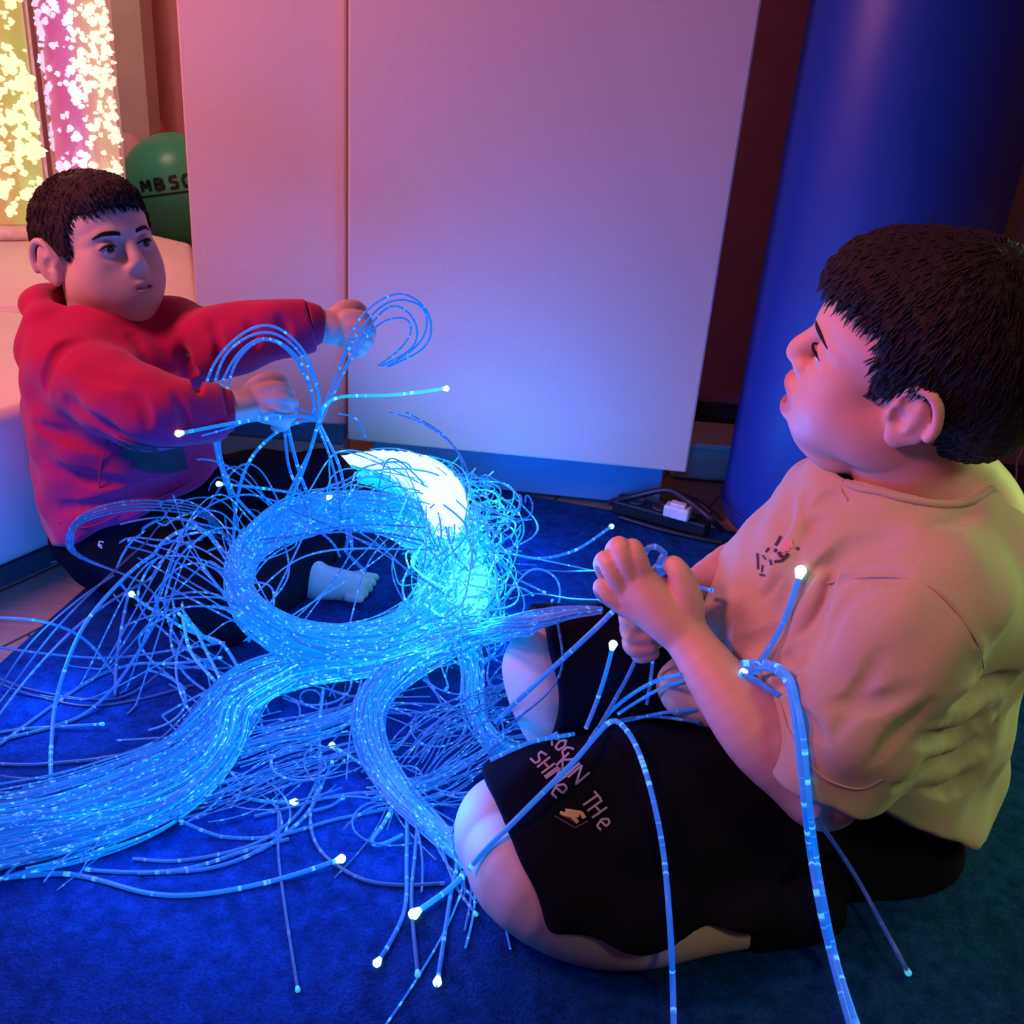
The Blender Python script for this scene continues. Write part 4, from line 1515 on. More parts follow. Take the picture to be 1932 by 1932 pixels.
# bare foot showing inside the coil
B.chain([Z(578, 1072, .05), Z(596, 1096, .036), Z(640, 1102, .030), Z(676, 1106, .024)], [.028, .026, .022, .018], 0.012)
B.ell(Z(590, 1102, .026), (.022, .022, .020), None, 0.01)
B.chain([Z(640, 1104, .024), Z(682, 1090, .020)], [.018, .013], 0.01)
B.chain([Z(640, 1108, .022), Z(674, 1124, .018)], [.018, .012], 0.01)
for k in range(5):
    q = np.array([686 - 1.5 * k - .8 * k * k, 1087 + 10.5 * k])
    B.chain([Z(q[0] - 12, q[1], .020), Z(q[0] + 8, q[1] + 2, .021), Z(q[0] + 21 - 2 * k, q[1] + 3, .015)], [.0082 - .0006 * k, .0070 - .0005 * k, .0072 - .0006 * k], 0.002)
B.plane((0, 0, -1), (0, 0, CARPET_Z + .001), k=0.003)
V, Q = B.mesh()
del B
bod = link_mesh('body', V, Q, M_SKIN_B, rboy, attrs={'lip': lips_attr(HR, V, 0.0)})
bt = bvh_of(bod)
eyes(HR, rboy, (1.0, 0.16, -0.16))
brows(HR, rboy, bt)
sd_ = HR.side
side = [(0.13, 0.066), (0.088, 0.062), (0.070, 0.054), (0.056, 0.050), sd_(152, 404, -.056), sd_(136, 414, -.062), sd_(126, 440, -.068), sd_(128, 478, -.071), sd_(116, 486, -.073), sd_(104, 478, -.075), sd_(88, 484, -.077), sd_(80, 500, -.072), (-0.050, -0.010), (-0.056, -0.045), (-0.20, -0.055), (-0.20, 0.20), (0.13, 0.20)]
hair_cap(HR, rboy, M_HAIR_B, [((-0.020, 0, 0.036), (0.100, 0.0805, 0.0865), .01), ((0.040, 0, 0.070), (0.048, 0.054, 0.040), .03), ((-0.062, 0, -0.010), (0.048, 0.060, 0.056), .03),
                             ((0.022, -0.062, 0.012), (0.032, 0.0115, 0.048), .015), ((0.022, 0.062, 0.012), (0.032, 0.0115, 0.048), .015)], side, 4200, .011, 9, drift=(0.2, 0, -.1), thick=.0009)

# hoodie
M_HOOD = weave('red_fleece', (0.46, 0.014, 0.085, 1), 420, 0.10, 0.12, 0.95)
T = Field((-0.86, 1.10, 0.02), (-0.22, 1.72, 0.50), 0.0024)
for a, ra in zip(spline([Y(205, 630, 1.435), Y(215, 690, 1.425), Y(228, 760, 1.415), Y(240, 840, 1.405), Y(255, 930, 1.395), Y(262, 985, 1.39)], 16), np.interp(np.linspace(0, 1, 16), [0, .18, .4, .75, 1], [.075, .108, .118, .118, .116])):
    fw, lf = np.array([.79, -.61, 0]), np.array([.61, .79, 0])
    T.ell(a, (ra * .95, ra * 1.08, .04), np.column_stack([fw, lf, [0, 0, 1]]), 0.03)
# shoulders and hood
T.chain([Y(130, 680, 1.385), Y(205, 628, 1.43), Y(322, 632, 1.475)], [.052, .055, .050], 0.03)
T.chain([Y(82, 592, 1.42), Y(78, 570, 1.46), Y(120, 575, 1.50), Y(215, 585, 1.52)], [.022, .026, .028, .025], 0.03)
T.chain([Y(84, 610, 1.40), Y(72, 660, 1.40), Y(74, 700, 1.39)], [.026, .030, .024], 0.02)
hq = [Y(130, 1016, 1.33), Y(285, 968, 1.27), Y(408, 902, 1.36)]
hn = np.cross(hq[1] - hq[0], hq[2] - hq[0])
hn = hn if hn[2] < 0 else -hn
T.plane(hn, hq[0], k=0.006)
SL = T.layer()
SL.chain([NS, Y(200, 738, 1.31), Y(285, 775, 1.27), Y(370, 778, 1.29), Y(420, 776, 1.31)], [.060, .057, .052, .043, .035], 0.03)
n1 = Y(420, 776, 1.31) - Y(330, 778, 1.28)
SL.plane(n1, Y(418, 776, 1.31), k=0.003)
SL.chain([Y(405, 776, 1.305), Y(440, 776, 1.315)], [.026, .029], 0.003, mode='cut')
T.merge(SL, 0.016)
SL = T.layer()
SL.chain([FS, Y(385, 650, 1.455), Y(440, 640, 1.44), Y(520, 622, 1.45), Y(590, 612, 1.468)], [.058, .054, .050, .043, .036], 0.03)
SL.plane(Y(590, 612, 1.468) - Y(520, 622, 1.45), Y(585, 612, 1.468), k=0.003)
SL.chain([Y(575, 613, 1.463), Y(605, 611, 1.472)], [.025, .028], 0.003, mode='cut')
T.merge(SL, 0.016)
del SL
tr_ = T.surface()
for pts2, w_, d_ in [([(120, 660), (95, 690), (85, 740)], .012, .005), ([(150, 640), (115, 655), (92, 690)], .010, .006), ([(75, 800), (140, 830), (210, 850)], .012, .006), ([(100, 880), (170, 905), (240, 910)], .012, .005),
                     ([(130, 760), (190, 800), (260, 830)], .014, .008), ([(250, 640), (290, 690), (330, 700)], .010, .005), ([(340, 650), (360, 700), (372, 740)], .010, .006),
                     ([(160, 700), (200, 715), (260, 730)], .012, .003), ([(250, 740), (270, 770), (280, 810)], .010, .003), ([(330, 745), (345, 775), (350, 810)], .008, .003), ([(380, 760), (388, 790)], .007, .003),
                     ([(400, 610), (415, 650), (410, 680)], .010, .004), ([(470, 605), (480, 640), (478, 660)], .009, .003), ([(530, 600), (540, 630), (538, 650)], .008, .003),
                     ([(120, 960), (190, 950), (260, 930), (350, 900)], .009, .004), ([(290, 870), (330, 900), (350, 930)], .010, .004)]:
    T.crease(tr_, pts2, w_, d_)
T.wrinkle(lambda X, Yy, Zz: hsin(X, Yy, Zz, [(48, 32, 46, .3, .0014), (-71, 40, 62, 1.1, .0012), (35, -54, 90, 2.2, .0010)]))
NB = np.array([-de[1], de[0], 0])
PB = e0 - NB * 0.004
T.plane(NB, PB, T.lo, np.array([0, 1.8, BZ + .004]), 0.008)
# neck opening with a short V in front
nk = HR.W(-0.025, 0, -0.10)
T.chain([nk + np.array([0, 0, .06]), nk, nk + np.array([.02, -.015, -.025])], [.070, .064, .050], 0.006, mode='cut')
T.chain([Y(245, 615, 1.37), Y(266, 630, 1.345)], [.020, .010], 0.006, mode='cut')
V, Q = T.mesh()
del T
hood = link_mesh('hoodie', V, Q, M_HOOD, rboy)
hood['label'] = 'red hooded sweatshirt'
hb = bvh_of(hood)
# dark inner collar
M_INNER = plain('inner_shirt', (0.030, 0.012, 0.018, 1), 0.9)
I_ = Field((-0.75, 1.22, 0.25), (-0.42, 1.60, 0.46), 0.0024)
I_.chain([nk + np.array([0, 0, .012]), nk + np.array([.01, -.01, -.03]), Y(225, 670, 1.42)], [.056, .058, .045], 0.01)
I_.plane((0.25, -0.2, 1), nk + np.array([0, 0, .010]), k=0.004)
V, Q = I_.mesh()
link_mesh('inner_shirt', V, Q, M_INNER, rboy)
# cuffs and hem band
M_CUFF = weave('red_rib', (0.42, 0.012, 0.076, 1), 600, 0.1, 0.2, 0.95)


def ring_band(name, a, b, ra, rb, mat, parent):
    ax = (b - a) / np.linalg.norm(b - a)
    n = 8
    P = [a + (b - a) * t for t in np.linspace(0, 1, n)]
    rr = [ra + (rb - ra) * t + .0012 * math.sin(math.pi * t) for t in np.linspace(0, 1, n)]
    V, Q, _ = tube_geo(P, rr, 28)
    # inner wall
    V2, Q2, _ = tube_geo(P, [r - .0035 for r in rr], 28)
    k = len(V)
    Q = np.vstack([Q, Q2[:, ::-1] + k])
    rim = []
    for base in (0, (n - 1) * 28):
        for j in range(28):
            q = [base + j, base + (j + 1) % 28, k + base + (j + 1) % 28, k + base + j]
            rim.append(q[::-1] if base == 0 else q)
    return link_mesh(name, np.vstack([V, V2]), np.vstack([Q, np.array(rim)]), mat, parent)


ring_band('cuff', Y(408, 776, 1.307), Y(438, 775, 1.316), .0345, .0275, M_CUFF, rboy)
ring_band('cuff', Y(578, 613, 1.464), Y(606, 611, 1.474), .0345, .0265, M_CUFF, rboy)
seam('pocket_seam', [(205, 830), (190, 880), (188, 920), (192, 950)], hb, 0.0011, M_CUFF, rboy)
seam('hem_band_seam', [(112, 985), (160, 995), (215, 975), (285, 945), (350, 915), (395, 885)], hb, 0.0012, M_CUFF, rboy)
M_DPATCH = plain('dark_patch', (0.030, 0.026, 0.030, 1), 0.85)  # dark patch across the hoodie front
print_on('chest_marks', [([(222, 832), (260, 846), (300, 852), (345, 852)], 18), ([(232, 850), (270, 864), (310, 870), (350, 866)], 22), ([(250, 872), (285, 884), (325, 884), (352, 876)], 16)], hb, M_DPATCH, rboy, 10)

# trousers
M_TROU = weave('navy_track', (0.005, 0.005, 0.011, 1), 500, 0.15, 0.1, 0.9, 0, 0.0, 0.05)
S = Field((-0.82, 1.08, 0.0), (-0.20, 1.74, 0.28), 0.0024)
S.ell(Y(255, 985, 1.39), (.125, .125, .085), None, 0.03)
S.chain([Z(235, 1030, .08), Z(340, 1085, .07), Z(420, 1130, .066)], [.078, .072, .062], 0.03)
S.chain([Z(420, 1130, .066), Z(470, 1120, .058), Z(530, 1085, .052), Z(580, 1062, .050)], [.060, .054, .045, .038], 0.02)
S.chain([Y(330, 960, 1.42), Y(480, 930, 1.50), Y(606, 912, 1.55)], [.080, .068, .052], 0.03)
S.chain([Y(610, 912, 1.55), Y(618, 960, 1.51), Z(600, 1030, .055)], [.050, .042, .036], 0.02)
S.wrinkle(lambda X, Yy, Zz: hsin(X, Yy, Zz, [(55, 30, 40, .3, .0022), (-80, 50, 40, 1.1, .0014), (40, -74, 80, 2.2, .0012)]))
S.plane((0, 0, -1), (0, 0, CARPET_Z + .001), k=0.004)
S.plane(NB, PB, k=0.006)
V, Q = S.mesh()
del S
tro = link_mesh('trousers', V, Q, M_TROU, rboy)
print_on('white_mark', [([(188, 1021), (186, 1029), (193, 1034)], 2.5), ([(188, 1021), (196, 1023)], 2), ([(187, 1027), (193, 1029)], 2)], bvh_of(tro), M_WHITE, rboy, 2.5)
# ------------------------------------------------------------------ the fibre-optic strands
t = NT('strand_glow')
ag = t.new('ShaderNodeAttribute', attribute_name='glow')
au = t.new('ShaderNodeAttribute', attribute_name='run')
ap = t.new('ShaderNodeAttribute', attribute_name='phase')
cx = t.new('ShaderNodeCombineXYZ')
mu = t.new('ShaderNodeMath', operation='MULTIPLY')
mu.inputs[1].default_value = 130.0
t.link(au.outputs['Fac'], mu.inputs[0])
t.link(mu.outputs[0], cx.inputs[0])
t.link(ap.outputs['Fac'], cx.inputs[1])
nz = t.new('ShaderNodeTexNoise')
nz.inputs['Scale'].default_value = 1.0
nz.inputs['Detail'].default_value = 1.0
t.link(cx.outputs[0], nz.inputs['Vector'])
sp = t.ramp(nz.outputs['Fac'], [(0.60, (0, 0, 0)), (0.70, (1, 1, 1))])
body = t.ramp(ag.outputs['Fac'], [(0.0, (0.0, 0.0, 0.0)), (0.08, (0.004, 0.020, 0.12)), (0.35, (0.002, 0.085, 0.62)), (0.6, (0.0, 0.22, 1.0)), (0.8, (0.0, 0.50, 1.0)), (1.0, (0.06, 0.92, 1.0))])
sk = t.new('ShaderNodeMixRGB', blend_type='MULTIPLY')
sk.inputs[0].default_value = 1.0
t.link(sp, sk.inputs[1])
tw = t.ramp(ag.outputs['Fac'], [(0.0, (0.0, 0.0, 0.0)), (0.15, (0.03, 0.10, 0.30)), (0.5, (0.10, 0.55, 1.1)), (1.0, (0.4, 1.1, 1.2))])
t.link(tw, sk.inputs[2])
sm = t.new('ShaderNodeMixRGB', blend_type='ADD')
sm.inputs[0].default_value = 1.0
t.link(body, sm.inputs[1])
t.link(sk.outputs[0], sm.inputs[2])
t.base((0.06, 0.06, 0.10, 1), 0.3, 0.35)
t.link(sm.outputs[0], t.b.inputs['Emission Color'])
t.b.inputs['Emission Strength'].default_value = 1.0
M_STRAND = t.mat
try:
    M_STRAND.cycles.emission_sampling = 'NONE'
except Exception:
    pass


def glow_mat(name, col, k):
    t = NT(name)
    t.base((0.2, 0.3, 0.4, 1), 0.4)
    t.b.inputs['Emission Color'].default_value = (*col, 1)
    t.b.inputs['Emission Strength'].default_value = k
    return t.mat


M_TIP = glow_mat('tip_glow', (0.55, 1.0, 1.0), 1.6)
M_TIPDIM = glow_mat('tip_glow_dim', (0.02, 0.45, 0.75), 0.9)

FB = thing('fiber_optic_light', 'glowing blue fiber optic strand light heaped in a coil on the carpet between the boys', 'fiber optic light', Z(650, 1085, CARPET_Z))
FLOOR = CARPET_Z + 0.003
trees = [bvh_of(o_) for o_ in (shorts, tee, bod, hood, tro, sock)]
trees += [bvh_of(o_) for o_ in boy.children if o_.name.startswith('body')]


def lay(pts2, off=0.004):
    """a strand resting on whatever the photo shows under it: shirt, shorts, skin or carpet"""
    P = spline(np.array([(x, y, 0.0) for x, y in pts2]), max(12, int(np.sum(np.linalg.norm(np.diff(np.array(pts2, float), axis=0), axis=1)) / 10)))
    tt = []
    for x, y, _ in P:
        d = ray(x, y)
        t0 = (FLOOR + 0.001 - CAM_H) / d[2] if d[2] < 0 else 9.0
        for tr in trees:
            h = tr.ray_cast(Vector(CAM), Vector(d))
            if h[0] is not None:
                t0 = min(t0, h[3] / np.linalg.norm(d) - off)
        tt.append(t0)
    tt = np.array(tt)
    pad = np.pad(tt, 3, mode='edge')
    mn = np.min(np.stack([pad[i:i + len(tt)] for i in range(7)]), axis=0)
    pad = np.pad(mn, 3, mode='edge')
    w = np.array([1, 3, 6, 8, 6, 3, 1.0])
    sm_ = np.sum(np.stack([pad[i:i + len(tt)] * w[i] for i in range(7)]), axis=0) / w.sum()
    sm_ = np.minimum(sm_, tt)
    return np.array([CAM + ray(x, y) * t_ for (x, y, _), t_ in zip(P, sm_)])


def pz(pts):
    return np.array([Z(*p) if len(p) == 3 else Y(*p[:3]) for p in pts])


STR = []      # single strands: path, radius, glow start, glow end, tip style


def st(path, r=0.0019, g0=0.45, g1=0.35, tip=0, n=None):
    P = np.asarray(path)
    rest = isinstance(path, np.ndarray)
    L = np.sum(np.linalg.norm(np.diff(P, axis=0), axis=1))
    P = spline(P, n or int(min(120, max(24, L / 0.008)))) if len(P) < 40 else P
    if not rest:
        P = clear(P, r)
    STR.append((P, r, g0, g1, tip))


def clear(P, r):
    """keep a strand out of the boys' legs and clothes, the bench, the panels and the carpet"""
    for tr in trees[:1] + trees[4:5] + trees[-1:]:
        for i in range(len(P)):
            h = tr.find_nearest(Vector(P[i]), 0.12)
            if h[0] is not None:
                dv = Vector(P[i]) - h[0]
                if dv.dot(h[1]) < r + .0012:
                    P[i] = np.array(h[0]) + np.array(h[1]) * (r + .0018)
    for _ in range(2):
        P[1:-1] = .25 * P[:-2] + .5 * P[1:-1] + .25 * P[2:]
    d = (P - e0) @ NB
    P -= NB[None, :] * np.where((P[:, 2] < BZ + .01) & (d > -.006), d + .006, 0)[:, None]
    P[:, 2] = np.maximum(P[:, 2], CARPET_Z + r + .0006)
    P[:, 1] = np.minimum(P[:, 1], 1.69)
    return P


S_ = 'y'
# strands flung up by the boy in red
outer = [(605, 790), (602, 735), (570, 660), (505, 615), (430, 648), (393, 720), (398, 800), (412, 870), (434, 935)]
inner = [(590, 795), (588, 745), (555, 672), (500, 642), (452, 676), (424, 740), (413, 800), (418, 862), (440, 930)]
for k, w in enumerate((0, .30, .78, 1)):
    st([Y(a[0] + (b[0] - a[0]) * (w + .12 * math.sin(2.1 * i + 3 * k)), a[1] + (b[1] - a[1]) * (w + .12 * math.sin(1.7 * i + 2 * k)), 1.335 + .012 * k - .03 * math.sin(i * .4)) for i, (a, b) in enumerate(zip(outer, inner))], .0019, .50 - .03 * k, .40)
outer = [(598, 800), (636, 700), (680, 605), (745, 550), (803, 575), (814, 622), (792, 660), (735, 692)]
inner = [(604, 800), (650, 705), (690, 645), (725, 606), (760, 600), (772, 628), (756, 660), (712, 690)]
for k, w in enumerate((0, .25, .6, .95)):
    st([Y(a[0] + (b[0] - a[0]) * (w + .12 * math.sin(1.9 * i + 3 * k)), a[1] + (b[1] - a[1]) * (w + .12 * math.sin(2.3 * i + 2 * k)), 1.40 + .02 * i) for i, (a, b) in enumerate(zip(outer, inner))], .0016, .46, .42)
st([Y(600, 800, 1.37), Y(612, 765, 1.37), Y(645, 748, 1.38), Y(740, 745, 1.42), Y(843, 733, 1.45)], .0024, .7, .95, 1)  # strand put in for the light trail of a moving tip
st([Y(600, 790, 1.35), Y(560, 785, 1.33), Y(460, 795, 1.28), Y(336, 818, 1.23)], .0026, .45, .6, 1)
st([Y(596, 782, 1.35), Y(540, 770, 1.33), Y(440, 805, 1.27), Y(380, 822, 1.25)], .0015, .40, .45)
st([Y(600, 800, 1.36), Y(575, 880, 1.38), Y(540, 960, 1.38), Z(505, 1020, .05)], .0026, .5, .55)
st([Y(600, 800, 1.36), Y(585, 850, 1.38), Y(560, 900, 1.40), Z(515, 990, .09)], .0022, .5, .5)
st([Y(603, 800, 1.37), Y(640, 880, 1.45), Y(655, 960, 1.48), Z(665, 1040, .05)], .0026, .45, .35)
st([Y(598, 800, 1.36), Y(625, 870, 1.42), Y(640, 940, 1.44), Z(645, 1020, .05)], .0020, .42, .35)
st([Y(540, 790, 1.36), Y(556, 860, 1.38), Y(580, 930, 1.42), Z(625, 1010, .06), Z(690, 1080, .04)], .0028, .45, .35)
st([Y(536, 790, 1.36), Y(545, 880, 1.38), Y(575, 950, 1.40), Z(620, 1040, .05)], .0022, .40, .35)
st([Y(590, 790, 1.36), Y(530, 810, 1.35), Y(470, 870, 1.33), Y(445, 960, 1.34), Z(440, 1060, .05)], .0024, .45, .5)
st([Y(412, 870, 1.34), Y(440, 930, 1.34), Y(480, 975, 1.34), Z(540, 1030, .06)], .0022, .5, .4)
st([Z(680, 985, .06), Y(600, 942, 1.40), Y(500, 922, 1.36), Y(412, 913, 1.31)], .0022, .45, .5, 1)
st([Z(560, 1010, .08), Y(600, 965, 1.42), Y(622, 936, 1.42)], .0024, .5, .7, 1)
st([Z(885, 905, .10), Y(872, 865, 1.62), Y(830, 815, 1.60), Y(762, 776, 1.56)], .0016, .3, .3)
st([Z(880, 920, .10), Y(862, 850, 1.60), Y(800, 800, 1.58), Y(735, 778, 1.55)], .0013, .26, .28)
st([Y(640, 780, 1.46), Y(672, 790, 1.47), Y(690, 825, 1.47)], .0014, .4, .4)
# arcs at the left
st([Z(430, 1070, .06), Z(355, 1038, .10), Z(285, 1050, .13), Z(210, 1115, .13), Z(150, 1195, .10), Z(108, 1310, .04), Z(97, 1400, .012), Z(96, 1480, .010)], .0026, .5, .40)
st([Z(430, 1003, .08), Z(350, 992, .12), Z(290, 1014, .14), Z(207, 1085, .13), Z(107, 1185, .09), Z(15, 1305, .02), Z(-60, 1400, .010)], .0016, .07, .05)
st([Z(440, 1110, .05), Z(360, 1075, .09), Z(270, 1100, .10), Z(160, 1170, .08), Z(60, 1270, .04), Z(-40, 1400, .01)], .0020, .2, .12)
for k in range(4):
    st([Z(432 + k, 1018, .09), Y(385, 962 + 5 * k, 1.29), Y(300, 945 + 6 * k, 1.24), Y(220, 948 + 6 * k, 1.20), Y(152, 972 + 5 * k, 1.19), Y(126 + 4 * k, 1012, 1.17), Z(142 + 3 * k, 1048, .13), Z(245, 1088, .10), Z(330, 1122 + k, .07), Z(430, 1172, .04)], .0014, .10 + .02 * k, .12)
st([Z(470, 1300, .03), Z(420, 1215, .04), Z(350, 1170, .05), Z(256, 1116, .07)], .0024, .5, .55, 1)
st([Z(252, 1085, .08), Z(236, 1150, .06), Z(221, 1240, .03), Z(217, 1315, .008)], .0022, .32, .22)
st([Z(330, 1108, .07), Z(262, 1228, .04), Z(205, 1308, .02), Z(130, 1362, .01), Z(-30, 1405, .01)], .0022, .40, .25)
st([Z(-30, 1164, .10), Z(80, 1172, .10), Z(160, 1206, .06), Z(216, 1272, .012)], .0020, .30, .22)
st([Z(-30, 1218, .05), Z(110, 1236, .03), Z(215, 1241, .02), Z(330, 1226, .03), Z(425, 1212, .04)], .0018, .15, .3)
st([Z(-30, 1266, .03), Z(40, 1296, .012), Z(150, 1318, .01), Z(230, 1316, .01), Z(300, 1270, .02), Z(345, 1215, .04)], .0016, .06, .08)
st([Z(-30, 1278, .03), Z(60, 1312, .01), Z(160, 1332, .01), Z(260, 1320, .01), Z(370, 1290, .012)], .0016, .06, .09)
st([Z(-40, 1388, .01), Z(60, 1374, .01), Z(130, 1370, .014), Z(194, 1366, .016)], .0019, .3, .38, 2)
st([Z(-40, 1440, .01), Z(60, 1443, .01), Z(150, 1436, .01), Z(265, 1418, .02)], .0019, .22, .15)
st([Z(420, 1240, .04), Z(330, 1252, .03), Z(260, 1252, .02), Z(190, 1272, .012), Z(120, 1318, .01), Z(0, 1405, .01)], .0022, .4, .2)
st([Z(-10, 1310, .02), Z(60, 1210, .08), Z(150, 1130, .12), Z(215, 1085, .14)], .0014, .05, .05)
for k, (x0, y0, x1, y1, hz) in enumerate([(440, 1020, 330, 1200, .10), (450, 1010, 315, 1130, .08), (440, 1050, 300, 1180, .07), (435, 1090, 340, 1260, .06), (430, 1130, 350, 1330, .05), (440, 1000, 280, 1120, .09), (430, 1150, 280, 1240, .05)]):
    st([Z(x0, y0, .05), Z((x0 * .6 + x1 * .4), min(y0, y1) - 12, hz + .03), Z(x1 - 15, (y0 + y1) / 2, hz), Z(x1, y1, .02), Z(x1 + 70, y1 + 60, .02)], .0018, .45, .35)
for k, (a, b, c) in enumerate([((355, 1155), (440, 1150), (470, 1210)), ((350, 1150), (390, 1230), (430, 1310)), ((360, 1160), (420, 1165), (480, 1180)), ((345, 1165), (360, 1230), (410, 1290))]):
    st([Z(*a, .07), Z(*b, .05), Z(*c, .03)], .0024, .7, .5)
# long strands at the front
st([Z(20, 1655, .012), Z(120, 1648, .012), Z(180, 1660, .010), Z(290, 1690, .009), Z(400, 1688, .009), Z(540, 1655, .012), Z(645, 1620, .016)], .0026, .35, .5, 1)
st([Z(480, 1290, .03), Z(492, 1360, .02), Z(512, 1450, .012), Z(525, 1530, .01), Z(525, 1610, .01), Z(537, 1710, .009), Z(562, 1870, .009)], .0018, .22, .06, 2)
st([Z(600, 1480, .012), Z(585, 1545, .01), Z(606, 1608, .01), Z(680, 1660, .009), Z(760, 1672, .009), Z(840, 1668, .009)], .0020, .3, .10)
st([Z(768, 1500, .02), Z(767, 1620, .012), Z(765, 1710, .01), Z(742, 1768, .01), Z(711, 1817, .012)], .0023, .4, .35, 1)
st([Z(790, 1520, .02), Z(783, 1610, .012), Z(776, 1700, .009), Z(788, 1840, .010)], .0022, .3, .15, 2)
st([Z(880, 1600, .02), Z(856, 1660, .012), Z(844, 1730, .010), Z(825, 1855, .010)], .0023, .4, .35, 1)
st([Z(900, 1625, .02), Z(848, 1676, .014), Z(780, 1725, .014)], .0031, .55, .7, 1)
st([Z(820, 1560, .02), Z(858, 1668, .01), Z(898, 1727, .009)], .0018, .3, .2, 2)
st([Z(700, 1380, .03), Z(740, 1500, .02), Z(720, 1560, .02), Z(694, 1590, .02), Z(715, 1596, .015), Z(760, 1575, .015)], .0024, .55, .45)
st([Z(480, 1540, .012), Z(560, 1520, .012), Z(640, 1500, .012), Z(740, 1492, .02)], .0019, .3, .3)
st([Z(740, 1480, .02), Z(680, 1440, .02), Z(626, 1406, .02)], .0022, .45, .5, 1)
st([Z(600, 1500, .012), Z(612, 1470, .014), Z(627, 1438, .016)], .0019, .3, .35, 2)
st([Z(440, 1500, .012), Z(500, 1512, .012), Z(557, 1513, .018)], .0022, .4, .5, 1)
st([Z(590, 1530, .012), Z(625, 1520, .012), Z(648, 1504, .016)], .0019, .35, .35, 2)
st([Z(610, 1300, .03), Z(602, 1380, .02), Z(604, 1450, .012), Z(585, 1530, .01), Z(500, 1600, .009), Z(400, 1640, .009), Z(260, 1650, .009)], .0022, .5, .3)
st([Z(300, 1530, .03), Z(420, 1580, .01), Z(520, 1580, .009), Z(640, 1545, .010), Z(760, 1520, .015)], .0021, .3, .35)
st([Z(250, 1620, .012), Z(350, 1625, .009), Z(480, 1595, .009), Z(560, 1540, .009), Z(600, 1470, .012)], .0020, .3, .3)
st([Z(160, 1640, .012), Z(260, 1648, .009), Z(360, 1640, .009), Z(470, 1605, .009), Z(545, 1585, .009)], .0022, .35, .3)
# round the boy in khaki
st(lay([(885, 1640), (915, 1605), (965, 1555), (1025, 1495), (1080, 1440), (1125, 1388), (1155, 1360), (1180, 1375), (1205, 1420), (1230, 1500), (1250, 1600), (1262, 1720), (1269, 1850), (1272, 1990)], .006), .0030, .42, .36)
st(lay([(925, 1435), (960, 1418), (1010, 1398), (1082, 1385)], .005), .0024, .42, .45)
st(lay([(1110, 1400), (1135, 1368), (1190, 1358), (1250, 1345), (1312, 1338)], .005), .0018, .35, .25)
st(lay([(1115, 1392), (1160, 1362), (1230, 1352), (1320, 1362)], .005), .0018, .16, .10)
st(lay([(1130, 1375), (1150, 1345), (1195, 1308), (1240, 1284), (1285, 1272)], .006), .0024, .4, .45)
st(lay([(1165, 1348), (1200, 1325), (1245, 1300), (1290, 1284)], .006), .0020, .4, .45)
st([Y(1205, 1230, .985), Y(1185, 1275, .975), Y(1160, 1320, .95), Y(1130, 1372, .91)], .0024, .25, .2)
st([Y(1232, 1232, .99), Y(1229, 1270, .985), Y(1220, 1330, .965)], .0020, .25, .2)
st([Y(1105, 1375, .92), Y(1125, 1325, .94), Y(1143, 1270, .95), Y(1157, 1215, .955)], .0026, .32, .5, 1)
st([Y(1158, 1152, .935), Y(1120, 1190, .925), Y(1060, 1245, .93), Y(990, 1310, .95), Z(935, 1362, .04)], .0030, .35, .3)
st([Y(1052, 1175, .94), Y(1062, 1250, .93), Y(1040, 1300, .94), Y(990, 1345, .96), Z(955, 1370, .03)], .0014, .10, .08)
st([Y(1214, 1045, .965), Y(1220, 1036, .962), Y(1236, 1031, .960), Y(1252, 1042, .958), Y(1259, 1060, .956), Y(1252, 1078, .953), Y(1246, 1090, .958)], .0033, .25, .25, 0, 40)
st([Y(1318, 1108, 1.0), Y(1332, 1111, .985), Y(1345, 1115, .965)], .0024, .3, .3)
st(lay([(1398, 1251), (1450, 1252), (1488, 1276), (1506, 1340), (1516, 1400), (1522, 1470), (1530, 1545), (1545, 1650), (1568, 1770), (1592, 1860), (1640, 2000)], .006), .0034, .50, .42)
st(lay([(1402, 1264), (1455, 1262), (1486, 1290), (1498, 1350), (1510, 1440), (1518, 1520), (1530, 1620), (1550, 1730), (1580, 1850), (1620, 1990)], .008), .0032, .42, .36)
st(lay([(1395, 1270), (1430, 1285), (1450, 1300), (1470, 1310)], .006), .0028, .4, .3)
st(lay([(1410, 1272), (1440, 1240), (1475, 1180), (1498, 1120), (1511, 1076)], .008), .0032, .36, .5, 1)
st(lay([(1430, 1268), (1415, 1270), (1402, 1268)], .007), .0022, .4, .5, 1)
st(lay([(1540, 1545), (1575, 1592), (1620, 1662), (1665, 1745), (1714, 1836)], .006), .0024, .06, .10, 2)
st([Z(950, 1040, .05), Z(985, 1050, .04), Z(1030, 1053, .03), Z(1090, 1036, .03), Z(1154, 993, .035)], .0026, .4, .6, 1)
st([Z(960, 1080, .05), Z(1000, 1075, .05), Z(1060, 1078, .06), Y(1140, 1076, .985)], .0012, .2, .2)
st([Z(960, 1130, .05), Z(1010, 1120, .06), Y(1080, 1130, 1.10), Y(1145, 1132, .975)], .0012, .25, .25)
st([Z(940, 1150, .05), Z(1000, 1075, .09), Z(1050, 1090, .08), Z(1056, 1130, .07), Y(1040, 1160, 1.08)], .0018, .35, .3)
st([Z(940, 1100, .05), Z(985, 1110, .04), Z(1005, 1122, .04)], .0020, .4, .5, 2)
st([Z(920, 1070, .05), Z(980, 1095, .05), Z(1028, 1118, .04)], .0018, .4, .5, 2)
st([Z(900, 1250, .04), Z(900, 1330, .04), Z(940, 1395, .03), Z(1000, 1420, .03), Z(1040, 1412, .04)], .0026, .6, .5)
st([Z(890, 1260, .04), Z(905, 1350, .03), Z(960, 1410, .02), Z(1010, 1430, .02)], .0022, .55, .45)
